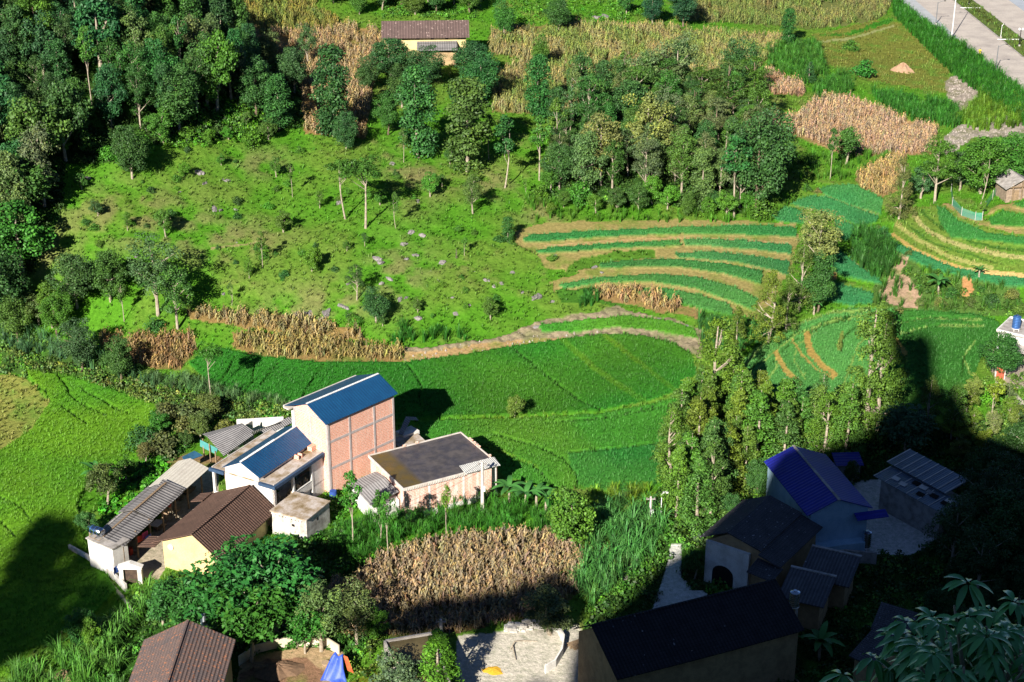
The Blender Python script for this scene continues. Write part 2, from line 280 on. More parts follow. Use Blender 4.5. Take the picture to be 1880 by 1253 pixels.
EARTH = [ # (polygon, colour, kind) kind: 2 bare or dry ground, 3 concrete, 4 maize stubble, 5 stones, 6 lush undergrowth, 7 mown
 ([(0,0),(320,0),(330,60),(560,120),(560,230),(480,250),(390,262),(280,265),(225,300),(120,300),(110,400),(60,500),(0,560),(-300,560),(-300,0)], (.025,.06,.012), 6),
 ([(1000,330),(1010,250),(1060,190),(1150,190),(1250,170),(1400,220),(1425,330),(1400,395),(1200,375),(1000,365)], (.03,.075,.015), 6),
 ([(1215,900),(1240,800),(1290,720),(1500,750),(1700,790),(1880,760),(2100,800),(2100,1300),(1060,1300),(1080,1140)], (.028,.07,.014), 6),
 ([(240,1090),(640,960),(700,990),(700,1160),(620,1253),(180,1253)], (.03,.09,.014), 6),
 ([(0,600),(150,640),(300,690),(540,745),(530,765),(430,770),(290,745),(140,690),(0,685)], (.045,.10,.02), 6),
 ([(325,0),(560,0),(590,25),(640,50),(600,62),(540,62),(430,66),(330,55)], (.10,.10,.03), 4),
 ([(420,95),(470,62),(640,50),(705,62),(715,90),(690,130),(670,255),(560,245),(550,150),(520,105),(430,118)], (.26,.17,.07), 4),
 ([(900,62),(1000,45),(1240,52),(1440,72),(1405,112),(1330,190),(1200,180),(1100,190),(1000,215),(905,205),(905,140),(960,110),(900,100)], (.20,.16,.06), 4),
 ([(1405,130),(1475,158),(1475,178),(1420,175),(1400,150)], (.33,.20,.11), 4),
 ([(1400,205),(1445,222),(1480,205),(1500,180),(1560,185),(1720,240),(1715,282),(1560,287),(1470,252),(1410,240)], (.33,.20,.11), 4),
 ([(1570,327),(1640,290),(1662,290),(1645,352),(1620,364),(1580,345)], (.27,.19,.08), 4),
 ([(1290,0),(1640,0),(1620,35),(1500,55),(1320,42),(1240,36)], (.13,.15,.05), 4),
 ([(1490,66),(1600,38),(1672,46),(1742,130),(1742,172),(1600,150),(1500,112)], (.15,.17,.035), 7),
 ([(1500,66),(1560,58),(1640,32),(1640,40),(1560,66)], (.04,.17,.015), 0),
 ([(880,130),(1000,104),(1120,80),(1122,84),(1000,110),(884,136)], (.22,.24,.09), 2),
 ([(945,428),(1000,408),(1300,403),(1460,410),(1468,440),(1452,492),(1400,585),(1385,584),(1300,566),(1200,535),(1020,537),(1010,520),(1060,500),(1000,490),(985,470),(948,452)], (.26,.22,.085), 2),
 ([(1065,472),(1200,455),(1206,475),(1130,478),(1092,492),(1030,503)], (.07,.17,.02), 0),
 ([(1020,533),(1180,528),(1300,560),(1385,584),(1330,590),(1120,560),(1030,560)], (.05,.15,.018), 0),
 ([(1095,530),(1160,530),(1230,552),(1290,572),(1280,584),(1200,572),(1130,555),(1092,547)], (.24,.16,.07), 4),
 ([(930,615),(1000,588),(1100,575),(1130,560),(1160,575),(1240,588),(1290,605),(1290,660),(1230,632),(1150,616),(1050,622),(960,634),(742,668),(742,640),(850,632)], (.24,.20,.14), 5),
 ([(742,648),(850,638),(930,626),(1000,620),(1060,622),(960,634),(860,652),(745,672)], (.36,.24,.12), 2),
 ([(345,572),(450,575),(560,583),(650,605),(675,626),(560,618),(440,600),(345,587)], (.22,.15,.06), 4),
 ([(425,612),(540,613),(660,632),(738,635),(742,664),(640,667),(480,657),(430,642)], (.22,.15,.06), 4),
 ([(180,608),(240,618),(355,615),(360,646),(330,682),(260,674),(190,640)], (.20,.13,.055), 4),
 ([(400,655),(480,658),(640,668),(742,666),(745,670),(640,672),(480,664),(400,662)], (.30,.27,.05), 2),
 ([(670,1050),(720,1015),(800,992),(900,983),(1000,981),(1062,990),(1075,1040),(1060,1090),(1000,1135),(900,1152),(780,1172),(640,1168),(570,1130),(600,1080)], (.20,.14,.065), 4),
 ([(700,960),(900,915),(1020,920),(1090,960),(1065,990),(1000,981),(900,983),(800,992),(715,1015)], (.06,.20,.015), 0),
 ([(0,688),(45,692),(92,740),(60,790),(0,828),(-200,820),(-200,700)], (.22,.24,.06), 7),
 ([(1640,410),(1665,385),(1730,374),(1800,415),(1900,440),(2000,440),(2000,505),(1880,505),(1760,492),(1690,465),(1640,440)], (.13,.21,.035), 7),
 ([(1620,440),(1650,455),(1700,500),(1870,530),(1880,580),(1700,575),(1640,570),(1600,560)], (.07,.14,.03), 0),
 ([(1640,465),(1667,474),(1655,501),(1676,517),(1690,544),(1682,570),(1632,562),(1612,536),(1636,506)], (.36,.25,.18), 2),
 ([(1764,498),(1785,500),(1783,520),(1788,538),(1770,545),(1764,530)], (.42,.22,.10), 2),
 ([(1530,496),(1538,496),(1538,512),(1524,510)], (.46,.24,.10), 2),
 ([(1725,372),(1740,380),(1765,400),(1805,415),(1880,432),(1960,432),(1960,420),(1880,418),(1808,404),(1770,385),(1745,372)], (.30,.22,.10), 2),
 ([(1802,396),(1840,372),(1880,378),(1960,380),(1960,392),(1880,390),(1840,384)], (.30,.24,.10), 2),
 ([(1736,150),(1765,130),(1806,150),(1785,195),(1765,205),(1740,178)], (.34,.29,.26), 5),
 ([(1732,252),(1765,230),(1830,212),(1960,222),(1960,248),(1790,255),(1735,285)], (.34,.30,.27), 5),
 ([(1812,640),(1880,640),(1960,645),(1960,720),(1862,712),(1830,702),(1812,670)], (.36,.31,.26), 3),
 ([(1828,700),(1850,705),(1880,735),(1960,760),(1960,772),(1870,748),(1835,718)], (.45,.42,.38), 3),
 ([(275,985),(330,900),(372,858),(402,868),(400,925),(345,985),(290,1065),(240,1060),(205,1020),(195,1000)], (.38,.33,.26), 3),
 ([(300,850),(345,830),(380,835),(410,838),(385,862),(330,866)], (.25,.16,.09), 2),
 ([(1575,885),(1625,878),(1690,905),(1760,957),(1690,1012),(1660,1022),(1490,1010),(1500,930)], (.66,.64,.64), 3),
 ([(1190,1145),(1225,1035),(1232,1000),(1250,1000),(1250,1060),(1300,1090),(1272,1112),(1160,1165),(1080,1185),(1060,1175)], (.60,.60,.60), 3),
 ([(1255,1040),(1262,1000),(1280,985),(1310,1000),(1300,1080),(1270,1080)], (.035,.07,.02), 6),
 ([(840,1168),(1060,1150),(1085,1180),(1080,1300),(830,1300)], (.50,.47,.42), 3),
 ([(440,1215),(470,1200),(560,1190),(630,1195),(640,1300),(430,1300)], (.36,.26,.16), 2),
 ([(480,1215),(560,1208),(600,1235),(560,1300),(440,1300),(440,1240)], (.22,.13,.085), 2),
]
LINES = [ # (polyline, half width px, colour, kind): dry banks, straw rows, paths, kerb of a ditch
 ([(1455,628),(1472,655),(1505,688),(1530,700)], 2, (.32,.24,.07), 2), ([(1482,618),(1486,648),(1510,676),(1532,692)], 6.5, (.34,.24,.07), 2),
 ([(1425,652),(1440,682),(1468,710)], 5, (.32,.24,.07), 2), ([(1636,622),(1662,652)], 5, (.30,.22,.06), 2), ([(1545,616),(1540,645)], 4, (.16,.22,.05), 0),
 ([(1516,361),(1570,382),(1612,397)], 2.5, (.14,.20,.06), 2), ([(1461,380),(1500,388),(1540,406),(1580,422)], 2.5, (.15,.20,.06), 2),
 ([(1551,468),(1575,487),(1610,512)], 2, (.26,.22,.07), 2),
 ([(1638,430),(1680,460),(1733,482),(1770,495)], 3.5, (.42,.29,.10), 2), ([(1765,497),(1820,502),(1878,508)], 5.5, (.50,.36,.15), 2),
 ([(1678,398),(1705,425),(1733,440),(1790,460),(1880,474),(1960,478)], 4, (.34,.33,.13), 7), ([(1645,412),(1686,441),(1746,474),(1820,492)], 4, (.30,.31,.10), 7),
 ([(1655,403),(1700,440),(1760,462),(1830,482)], 1.5, (.05,.13,.02), 0), ([(1690,385),(1730,420),(1790,448),(1880,460)], 2.5, (.05,.13,.02), 0),
 ([(1000,452),(1150,441),(1250,437),(1450,447)], 2, (.36,.26,.12), 2),
 ([(388,455),(440,450),(480,447)], 1.5, (.24,.22,.10), 2), ([(1640,48),(1560,72),(1500,78)], 2, (.26,.28,.12), 2),
 ([(120,1010),(180,1045),(225,1095),(250,1130)], 3, (.36,.36,.30), 3),
 ([(0,1025),(60,1042),(120,1075),(170,1120)], 2.2, (.13,.22,.05), 0),
 ([(1140,1065),(1165,1035),(1172,1028)], 5, (.42,.38,.34), 3), ([(1108,1105),(1125,1085),(1150,1060)], 4, (.3,.28,.25), 3),
]
ROAD = dict(kerb=[(1740,-40),(1748,0),(1779,27),(1835,75),(1890,114),(1960,165)], far=[(1772,-40),(1789,0),(1830,38),(1880,76),(1960,130)])
# the sheet: rows and columns follow directions from the hilltop, so near ground is finer than far ground
cols = np.arange(-560, 2440, 2.4); rows = np.concatenate([np.arange(-130, 1330, 2.3), np.arange(1330, 2300, 25)])
PX, PY = np.meshgrid(cols, rows)
def _surface(PX, PY):
    a = (PX-W/2)/F; b = (H/2-PY)/F; dx, dy, dz = a, CP+b*SP, -SP+b*CP
    t = (0-CAMZ)/dz; cr = int(len(cols)/8)+1
    t = np.clip(t, 60, 560)
    sl = slice(None, None, 8); ax, ay, az = dx[sl, sl], dy[sl, sl], dz[sl, sl]
    lo = np.full(ax.shape, 62.0); hi = np.full(ax.shape, 560.0)
    ts = np.linspace(62, 560, 60); hit = np.full(ax.shape, 560.0); prev = np.full(ax.shape, 62.0); done = np.zeros(ax.shape, bool)
    for s in ts:
        below = (CAMZ+az*s-gz(ax*s, ay*s)) < 0; new = below & ~done; hit[new] = s; done |= below; prev[~done] = s
    lo, hi = prev, hit
    for _ in range(9):
        m = (lo+hi)/2; b_ = (CAMZ+az*m-gz(ax*m, ay*m)) < 0; hi = np.where(b_, m, hi); lo = np.where(b_, lo, m)
    tc = (lo+hi)/2
    # bilinear upsample of 1/t
    ri = np.arange(PX.shape[0])/8; ci = np.arange(PX.shape[1])/8
    r0 = np.minimum(ri.astype(int), tc.shape[0]-2); c0 = np.minimum(ci.astype(int), tc.shape[1]-2)
    fr = (ri-r0)[:, None]; fc = (ci-c0)[None]; q = 1/tc
    qq = (q[r0][:, c0]*(1-fr)+q[r0+1][:, c0]*fr)*(1-fc)+(q[r0][:, c0+1]*(1-fr)+q[r0+1][:, c0+1]*fr)*fc
    t = 1/qq
    return dx*t, dy*t
GX, GY = _surface(PX, PY)
GZ0 = gz(GX, GY)
GPX, GPY = proj(GX, GY, GZ0)
shape = GX.shape
col = np.zeros(shape+(3,)); kind = np.zeros(shape, int)
n1 = fbm(GX/9, GY/9); n2 = fbm(GX/2.2+50, GY/2.2, 3); n3 = fbm(GX/25+9, GY/25)
g1 = np.array([.072,.215,.015]); g2 = np.array([.105,.205,.026]); g3 = np.array([.20,.17,.075]); g4 = np.array([.05,.17,.012])
s = np.clip((n1-.42)*5, 0, 1)[..., None]; col[:] = g1*(1-s)+g2*s
s = np.clip((n2-.6)*5, 0, 1)[..., None]*np.clip((n3-.40)*6, 0, 1)[..., None]; col[:] = col*(1-s*.45)+g3*s*.45
s = np.clip((.38-n2)*6, 0, 1)[..., None]; col[:] = col*(1-s*.35)+g4*s*.35
# browner rocky slopes on the hillside
for cx, cy, rx, ry in [(240,400,150,60),(420,440,120,40),(600,560,120,40),(760,330,70,60),(900,340,60,30),(730,500,70,50),(70,470,60,50),(1000,400,50,40),(480,300,60,30)]:
    w = np.exp(-((GPX-cx)/rx)**2-((GPY-cy)/ry)**2)*np.clip((n2-.35)*4, 0, 1); w = w[..., None]*.6
    col[:] = col*(1-w)+np.array([.21,.165,.09])*w
jx = (n2-.5)*9+(vn(GX*1.3, GY*1.3)-.5)*4; jy = (vn(GX/1.7+9, GY/1.7)-.5)*6
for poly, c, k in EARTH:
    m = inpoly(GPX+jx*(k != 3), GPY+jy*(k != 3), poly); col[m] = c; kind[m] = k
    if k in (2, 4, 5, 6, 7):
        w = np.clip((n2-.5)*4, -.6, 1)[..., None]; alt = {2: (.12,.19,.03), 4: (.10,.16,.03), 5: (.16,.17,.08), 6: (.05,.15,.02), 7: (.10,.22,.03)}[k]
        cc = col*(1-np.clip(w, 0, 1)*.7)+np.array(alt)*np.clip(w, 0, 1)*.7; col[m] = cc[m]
for line, hw, c, k in LINES:
    m = nearline(GPX+jx*.4, GPY+jy*.4, line, hw); col[m] = c; kind[m] = k
raise_ = np.zeros(shape)
for poly, c in RICE:
    m = inpoly(GPX+jx*.12, GPY+jy*.12, poly); v = (.72+.5*n1[m]+.12*n2[m])[:, None]; yl = np.clip((n3[m]-.5)*3, 0, .6)[:, None]; col[m] = np.array(c)*v*(1-yl)+np.array([c[0]*1.9+.01, c[1]*1.12, c[2]*.9])*v*yl; kind[m] = 1; raise_[m] = .30
RLINES = [([(1366,676),(1402,636),(1450,604),(1520,579),(1600,571)],2.2),([(1376,700),(1412,658),(1462,618),(1535,590),(1620,579)],1.8),([(1400,712),(1425,680),(1430,655)],1.8),([(1640,598),(1700,587),(1800,592)],2.0),([(1650,618),(1710,602),(1805,603)],1.6),([(1478,700),(1458,668),(1462,640),(1500,612)],1.5),([(1545,720),(1560,680),(1575,640),(1600,610)],1.6),([(1780,690),(1768,660),(1790,630)],1.6)]
for line, hw in RLINES:
    m = nearline(GPX+jx*.15, GPY+jy*.15, line, hw) & (kind == 1); col[m] = (.17,.29,.07)
for line, hw in [([(770,774),(850,770),(960,768),(1100,760),(1200,742),(1292,720)],4),([(860,812),(930,838),(985,862)],3),([(1030,624),(1090,680),(1180,740)],5),([(1110,620),(1240,722)],4)]:
    m = nearline(GPX+jx*.3, GPY+jy*.3, line, hw) & (kind == 1); col[m] = col[m]*np.array([1.7,1.15,1.0])
for line in BUNDS:
    m = nearline(GPX+jx*.15, GPY+jy*.15, line, 1.5) & (kind == 1); raise_[m] = -.1; col[m] = (.02,.07,.01); kind[m] = 0
for line, hw, c, k in LINES[:5]:
    m = nearline(GPX+jx*.4, GPY+jy*.4, line, hw); col[m] = c; kind[m] = k; raise_[m] = .25
# road corridor: flatten
kl = np.array([U(a, b, 8.6) for a, b in ROAD['kerb']]); kv = kl[-2]-kl[1]; kv /= np.linalg.norm(kv[:2]); kn = np.array([kv[1], -kv[0]])
if kn[0] < 0: kn = -kn
ROADS = (GX-kl[1][0])*kn[0]+(GY-kl[1][1])*kn[1]      # metres to the right of the median kerb
print('road dir', kv, kn, [round(float((p[0]-kl[1][0])*kn[0]+(p[1]-kl[1][1])*kn[1]), 1) for p in kl], [round(float((p[0]-kl[1][0])*kn[0]+(p[1]-kl[1][1])*kn[1]), 1) for p in [U(*q, 8.6) for q in ROAD['far']+[(1655,0),(1675,0),(1709,35),(1797,106),(1880,161),(1880,165),(1858,0),(1880,20)]]])
GZ = GZ0.copy()
w = np.clip((ROADS+17)/3.5, 0, 1)*(GY > 250); w = w*w*(3-2*w)
GZ = GZ*(1-w)+8.55*w
GZ += np.where((kind == 0) | (kind == 6), (n2-.5)*.5+(n1-.5)*.8, 0)*(1-w)
GZ += np.where(kind == 5, (vn(GX*1.6, GY*1.6)-.4)*.5, 0)*(1-w)
GZ += raise_*(1-w)
K2 = kind
kcol = np.concatenate([col, np.ones(shape+(1,))], -1)
kk = np.isin(kind, (2, 3, 5)).astype(float)
nr, nc = shape; idx = np.arange(nr*nc).reshape(shape)
Fq = np.stack([idx[1:, :-1], idx[1:, 1:], idx[:-1, 1:], idx[:-1, :-1]], -1).reshape(-1, 4)
m, t, b = mat('ground_cover')
at = N(t, 'ShaderNodeAttribute', attribute_name='Col'); ak = N(t, 'ShaderNodeAttribute', attribute_name='hard'); pc = posco(t)
f1 = noise(t, pc, 2.2, 5, .7); f2 = noise(t, pc, 9, 3, .7)
c1 = mixc(t, .85, at.outputs[0], ramp(t, f1, [(.3, (.55,.6,.5)), (.7, (1.35,1.3,1.3))]), 'MULTIPLY')
c1 = mixc(t, .6, c1, ramp(t, f2, [(.3, (.55,.55,.55)), (.7, (1.35,1.35,1.35))]), 'MULTIPLY')
t.links.new(c1, b.inputs['Base Color']); b.inputs['Roughness'].default_value = 1; b.inputs['Specular IOR Level'].default_value = .05
bump(t, b, f1, .6, .25)
ground = mesh('ground', np.stack([GX, GY, GZ], -1).reshape(-1, 3), Fq, m, attrs={'Col': ('FLOAT_COLOR', kcol), 'hard': ('FLOAT', kk)}, smooth=False)
tag(ground, kind='structure')
# lookups used when plants are set out
TREEDS = []
def colat(px, py):
    i = np.clip(np.round((np.asarray(py)+130)/2.3).astype(int), 0, nr-1); j = np.clip(np.round((np.asarray(px)+560)/2.4).astype(int), 0, nc-1)
    return i, j
def surf(px, py):
    """finished ground points (with colour) at pixels"""
    i, j = colat(px, py); return np.stack([GX[i, j], GY[i, j], GZ[i, j]], -1), col[i, j], kind[i, j]
# ================================================================ PLANTS
def leafmat(name, use='obj', k=.9):
    m, t, b = mat(name)
    if use == 'obj':
        oi = N(t, 'ShaderNodeObjectInfo'); base = oi.outputs['Color']
    else:
        base = N(t, 'ShaderNodeAttribute', attribute_name='Col').outputs[0]
    lr = N(t, 'ShaderNodeAttribute', attribute_name='lr').outputs['Fac']
    c = mixc(t, k, base, ramp(t, lr, [(0, (.5,.55,.6)), (.5, (1,1,1)), (.9, (1.45,1.35,.9)), (1, (2.3,1.9,.9))]), 'MULTIPLY')
    t.links.new(c, b.inputs['Base Color']); b.inputs['Roughness'].default_value = .55; b.inputs['Specular IOR Level'].default_value = .25
    return m
M_LEAF = leafmat('leaves'); M_BLADE = leafmat('blades', 'attr'); M_RICE = leafmat('rice_blades', 'attr', k=.35)
M_BARK = plain('bark', (.42,.36,.29), (.25,.21,.16), 3); M_BARKD = plain('dark_bark', (.20,.15,.11), (.11,.085,.06), 3)
def unit(v): return v/np.maximum(np.linalg.norm(v, axis=-1, keepdims=True), 1e-9)
def leafquads(c, nrm, size, asp, rg, axis=None):
    n = len(c); a = unit(rg.normal(size=(n, 3))) if axis is None else axis
    tx = unit(np.cross(nrm, a)); ty = unit(np.cross(tx, nrm))
    s = size[:, None]*(.7+.6*rg.random((n, 1))); w = s/asp
    V = np.stack([c-ty*s*.5, c+tx*w*.5+nrm*s*.06, c+ty*s*.5-nrm*s*.12, c-tx*w*.5+nrm*s*.06], 1).reshape(-1, 3)
    return V, np.arange(4*n).reshape(-1, 4), np.repeat(rg.random(n), 4)
def clumps_to_leaves(cc, cr, m, size, asp, rg, up=.35, squash=.8):
    n = len(cc); c = np.repeat(cc, m, 0); r = np.repeat(cr, m)
    d = unit(rg.normal(size=(n*m, 3))+np.array([0, 0, up])); rad = r*(.55+.5*rg.random(n*m))
    p = c+d*rad[:, None]*np.array([1, 1, squash]); nr_ = unit(d+rg.normal(size=d.shape)*.6+np.array([0, 0, .25]))
    V, Fq_, lr = leafquads(p, nr_, np.full(n*m, size), asp, rg)
    br = np.repeat(rg.random(n), m*4)
    return V, Fq_, np.clip(lr*.6+br*.4+(rg.random(len(lr)) > .985)*0, 0, .93)
PROTO = {}
def proto(kind, seed):
    rg = np.random.default_rng(seed*101+hash_(kind)); tb = MB(); cen = []; rad = []; m = 120; size = .27; asp = 1.6; up = .35; sq = .8
    H_ = 9.0; lim = []
    if kind in ('broad', 'open', 'feather', 'leafy'):
        H_, zc, rx, rz, n, cr = {'broad': (9, 5.0, 2.6, 3.9, 80, .95), 'open': (9.5, 5.7, 2.4, 3.7, 44, .80), 'feather': (8, 5.0, 3.2, 3.0, 75, .85), 'leafy': (6, 3.6, 2.2, 2.4, 40, .75)}[kind]
        k = 0
        sh = unit(rg.normal(size=(7, 3))); am = rg.random(7)*.35
        while len(cen) < n:
            d = unit(rg.normal(size=3)); q = rg.random()**.45
            bulge = .82+(np.clip(sh@d, 0, 1)**3*am).sum()
            p = np.array([d[0]*rx, d[1]*rx, d[2]*rz])*q*bulge; p[2] += zc
            if p[2] < 1.0: continue
            cen.append(p); rad.append(cr*(.65+.6*rg.random()))
        m = {'broad': 150, 'open': 110, 'feather': 60, 'leafy': 130}[kind]; size = {'broad': .23, 'open': .22, 'feather': .46, 'leafy': .24}[kind]; asp = 2.6 if kind == 'feather' else 1.5
        tr = H_*.6; lim = rg.choice(n, 12 if kind == 'open' else 8, replace=False)
        tz, tr0 = zc+rz*.5, .17
    elif kind == 'col':
        H_ = 9; n = 72; tz, tr0 = 8.3, .13
        for i in range(n):
            z = .5+8.0*rg.random(); pr = 1.5*(math.sin(math.pi*min(max((z+.6)/9.9, 0), 1))**.5); a = rg.random()*6.28; q = rg.random()**.5
            cen.append([math.cos(a)*pr*q, math.sin(a)*pr*q, z]); rad.append(.62+.3*rg.random())
        m = 110; size = .25; up = .5
    elif kind == 'cone':
        H_ = 9; n = 100; tz, tr0 = 8.8, .14
        for i in range(n):
            t_ = rg.random()**1.3; z = 1.0+7.8*t_; pr = 1.9*(1-t_)**.75+.15; a = rg.random()*6.28
            cen.append([math.cos(a)*pr*.8, math.sin(a)*pr*.8, z-.2*pr]); rad.append(.35+.45*(1-t_)+.15*rg.random())
        m = 60; size = .26; asp = 2.2; up = .2; sq = .5
    elif kind == 'pine':
        H_ = 10; n = 46; tz, tr0 = 9.3, .18
        for i in range(n):
            z = 4.3+5.2*rg.random(); pr = 2.9*(1-((z-5.6)/5.2)**2 if z > 5.6 else .8); a = rg.random()*6.28; q = rg.random()**.4
            cen.append([math.cos(a)*pr*q, math.sin(a)*pr*q, z]); rad.append(.7+.4*rg.random())
        m = 110; size = .30; asp = 3.5; up = .9; sq = .45; lim = rg.choice(n, 12, replace=False)
    elif kind == 'umb':
        H_ = 8; n = 26; tz, tr0 = 7.2, .085
        for i in range(n):
            a = rg.random()*6.28; q = rg.random()**.6*1.6; cen.append([math.cos(a)*q, math.sin(a)*q, 7.0-.25*q+.5*rg.normal()*.7]); rad.append(.5+.25*rg.random())
        m = 80; size = .26; asp = 3; up = .7; sq = .6; lim = rg.choice(n, 7, replace=False)
    elif kind == 'slim':
        H_ = 9; n = 20; tz, tr0 = 8.4, .085
        for i in range(n):
            z = 4.6+4.2*rg.random(); a = rg.random()*6.28; q = (.25+.75*rg.random())*1.25*math.sin(math.pi*min((z-3.9)/5.3, 1)); cen.append([math.cos(a)*q, math.sin(a)*q, z]); rad.append(.42+.25*rg.random())
        m = 62; size = .27; lim = rg.choice(n, 7, replace=False)
    elif kind == 'bush':
        H_ = 2.4; n = 20; tz, tr0 = 1.5, .05
        for i in range(n):
            d = unit(rg.normal(size=3)); d[2] = abs(d[2]); q = rg.random()**.5; cen.append([d[0]*1.05*q, d[1]*1.05*q, .35+d[2]*1.35*q]); rad.append(.38+.25*rg.random())
        m = 55; size = .22
    elif kind == 'cunn':
        H_ = 11; n = 105; tz, tr0 = 10.4, .20
        for i in range(n):
            t_ = rg.random()**1.2; z = .9+9.7*t_; pr = (2.3*(1-t_)**.6+.35)*(.45+.7*rg.random()); a = rg.random()*6.28
            cen.append([math.cos(a)*pr, math.sin(a)*pr, z]); rad.append(.42+.35*rg.random())
        m = 72; size = .24; asp = 2.4; up = .5; sq = .8; lim = rg.choice(n, 14, replace=False)
    cen = np.array(cen, float); rad = np.array(rad, float)
    V, Fq_, lr = clumps_to_leaves(cen, rad, m, size, asp, rg, up, sq)
    if kind == 'feather':
        # drooping compound leaves sprayed from the shoot tips
        n2 = 260; d = unit(rg.normal(size=(n2, 3))+np.array([0,0,.7])); base = cen[rg.integers(0, len(cen), n2)]+d*.8
        out = []; 
        for b_, dd in zip(base, d):
            ax = unit(np.array([dd[0], dd[1], .25])); L_ = .9+.5*rg.random()
            for k in range(7):
                t_ = k/7; q = b_+ax*L_*t_+np.array([0, 0, -.55*t_*t_])
                out.append(q)
        out = np.array(out); nn = unit(np.array([[0, 0, 1.0]])+rg.normal(size=(len(out), 3))*.35)
        V2, F2, l2 = leafquads(out, nn, np.full(len(out), .42), 1.4, rg); F2 = F2+len(V); V = np.vstack([V, V2]); Fq_ = np.vstack([Fq_, F2]); lr = np.append(lr, np.clip(l2*.4+.45, 0, .9))
    cm = mesh('crown', V, Fq_, M_LEAF, attrs={'lr': ('FLOAT', lr)}, data_only=True)
    bend = rg.normal(size=2)*.25
    if kind != 'bush':
        pts = [(bend[0]*math.sin(t_*2), bend[1]*math.sin(t_*2.4), -.4+(tz+.4)*t_) for t_ in np.linspace(0, 1, 6)]
        tb.tube(pts, [tr0*(1.25-1.0*t_) for t_ in np.linspace(0, 1, 6)], 7)
    else:
        for k in range(4): tb.tube([(0,0,-.1), tuple(cen[k]*.8)], [.04, .015], 5)
    for k in lim:
        p = cen[k]; z0 = max(p[2]-1.2-rg.random(), .9*H_*.2); f = z0/tz
        tb.tube([(bend[0]*math.sin(f*2), bend[1]*math.sin(f*2.4), z0), (p[0]*.55, p[1]*.55, (z0+p[2])/2+.1), tuple(p)], [tr0*.45, tr0*.32, tr0*.14], 5, False)
    tm = mesh('trunk', tb.v, tb.f, M_BARKD if kind in ('broad','pine') and seed % 2 else M_BARK, data_only=True)
    return cm, tm, H_
def hash_(s): return sum(ord(c)*(i+3) for i, c in enumerate(s)) % 997
DG = (.040,.112,.026); MG = (.062,.150,.024); BG = (.070,.19,.022); YG = (.12,.185,.022); OG = (.095,.150,.055); BLG = (.030,.105,.033); LG = (.16,.22,.06)
def tree(kind, x, y, z, h, c, label, group=None, name=None, v=None, wid=1.0, cat=None):
    v = R.randrange(3) if v is None else v
    if (kind, v) not in PROTO: PROTO[(kind, v)] = proto(kind, v)
    cm, tm, H_ = PROTO[(kind, v)]; s = h/H_; rz = R.random()*6.28
    nm = name or {'bush': 'shrub', 'pine': 'pine_tree', 'umb': 'pine_tree', 'cone': 'conifer', 'cunn': 'fir_tree', 'col': 'leafy_tree'}.get(kind, 'tree')
    o = empty(nm, (x, y, z-.1), rz, label, cat or ('shrub' if kind == 'bush' else 'tree'), group); w = s*wid
    o.scale = (w, w, s); jit = [1+R.uniform(-.16, .16) for _ in range(3)]; cc = (c[0]*jit[0]*(.9+R.random()*.2), c[1]*jit[1], c[2]*jit[2], 1)
    a = bpy.data.objects.new('crown', cm); C.objects.link(a); a.parent = o; a.color = cc
    b_ = bpy.data.objects.new('stem' if kind == 'bush' else 'trunk', tm); C.objects.link(b_); b_.parent = o
    return o
def T(kind, px, py, top, c, label, **k):
    """tree whose foot is seen at (px, py) and whose tip is seen at height `top`"""
    p = G(px, py); h = 1.0
    for _ in range(3):
        _, yy = proj(p[0], p[1], p[2]+h); h *= (py-top)/max(py-yy, .1)
    return tree(kind, p[0], p[1], p[2], h, c, label, **k)
def sample(poly, dens, rg=NR):
    g = GN(poly); x0, y0 = g[:, :2].min(0)-1; x1, y1 = g[:, :2].max(0)+1
    n = int((x1-x0)*(y1-y0)*dens); x = rg.uniform(x0, x1, n); y = rg.uniform(y0, y1, n); z = gz(x, y); px, py = proj(x, y, z)
    m = inpoly(px, py, poly); return x[m], y[m], z[m], px[m], py[m]
SHN = {'broad': 'round-crowned', 'open': 'open-crowned', 'leafy': 'bushy', 'col': 'column-shaped', 'slim': 'slim', 'cunn': 'ragged', 'cone': 'pointed', 'bush': 'low', 'feather': 'fringed'}
def tone(c): return 'pale' if sum(c) > .33 else ('yellow-green' if c[0] > .075 else ('bluish' if c[2] > .032 else ('dark green' if c[1] < .10 else 'green')))
def rowlabels(items, where, per=9):
    """say which one of many it is: its look, its row from the top and its place along that row"""
    ORD = ['leftmost', 'second', 'third', 'fourth', 'fifth', 'sixth', 'seventh', 'eighth', 'ninth', 'tenth']; RW = ['top', 'second', 'third', 'fourth', 'fifth', 'sixth', 'seventh', 'eighth', 'ninth', 'tenth', 'eleventh', 'twelfth', 'thirteenth', 'fourteenth', 'fifteenth', 'sixteenth', 'seventeenth', 'eighteenth', 'nineteenth', 'lowest']
    items.sort(key=lambda q: q[0]); n = max(1, math.ceil(len(items)/per)); k = math.ceil(len(items)/n)
    for r_ in range(n):
        for j, (_, _, o, d) in enumerate(sorted(items[r_*k:(r_+1)*k], key=lambda q: q[1])):
            o['label'] = f"{d}, {ORD[min(j, 9)]}{'' if j == 0 else ' from left'} in {RW[min(r_, 19)]} row of {where}"
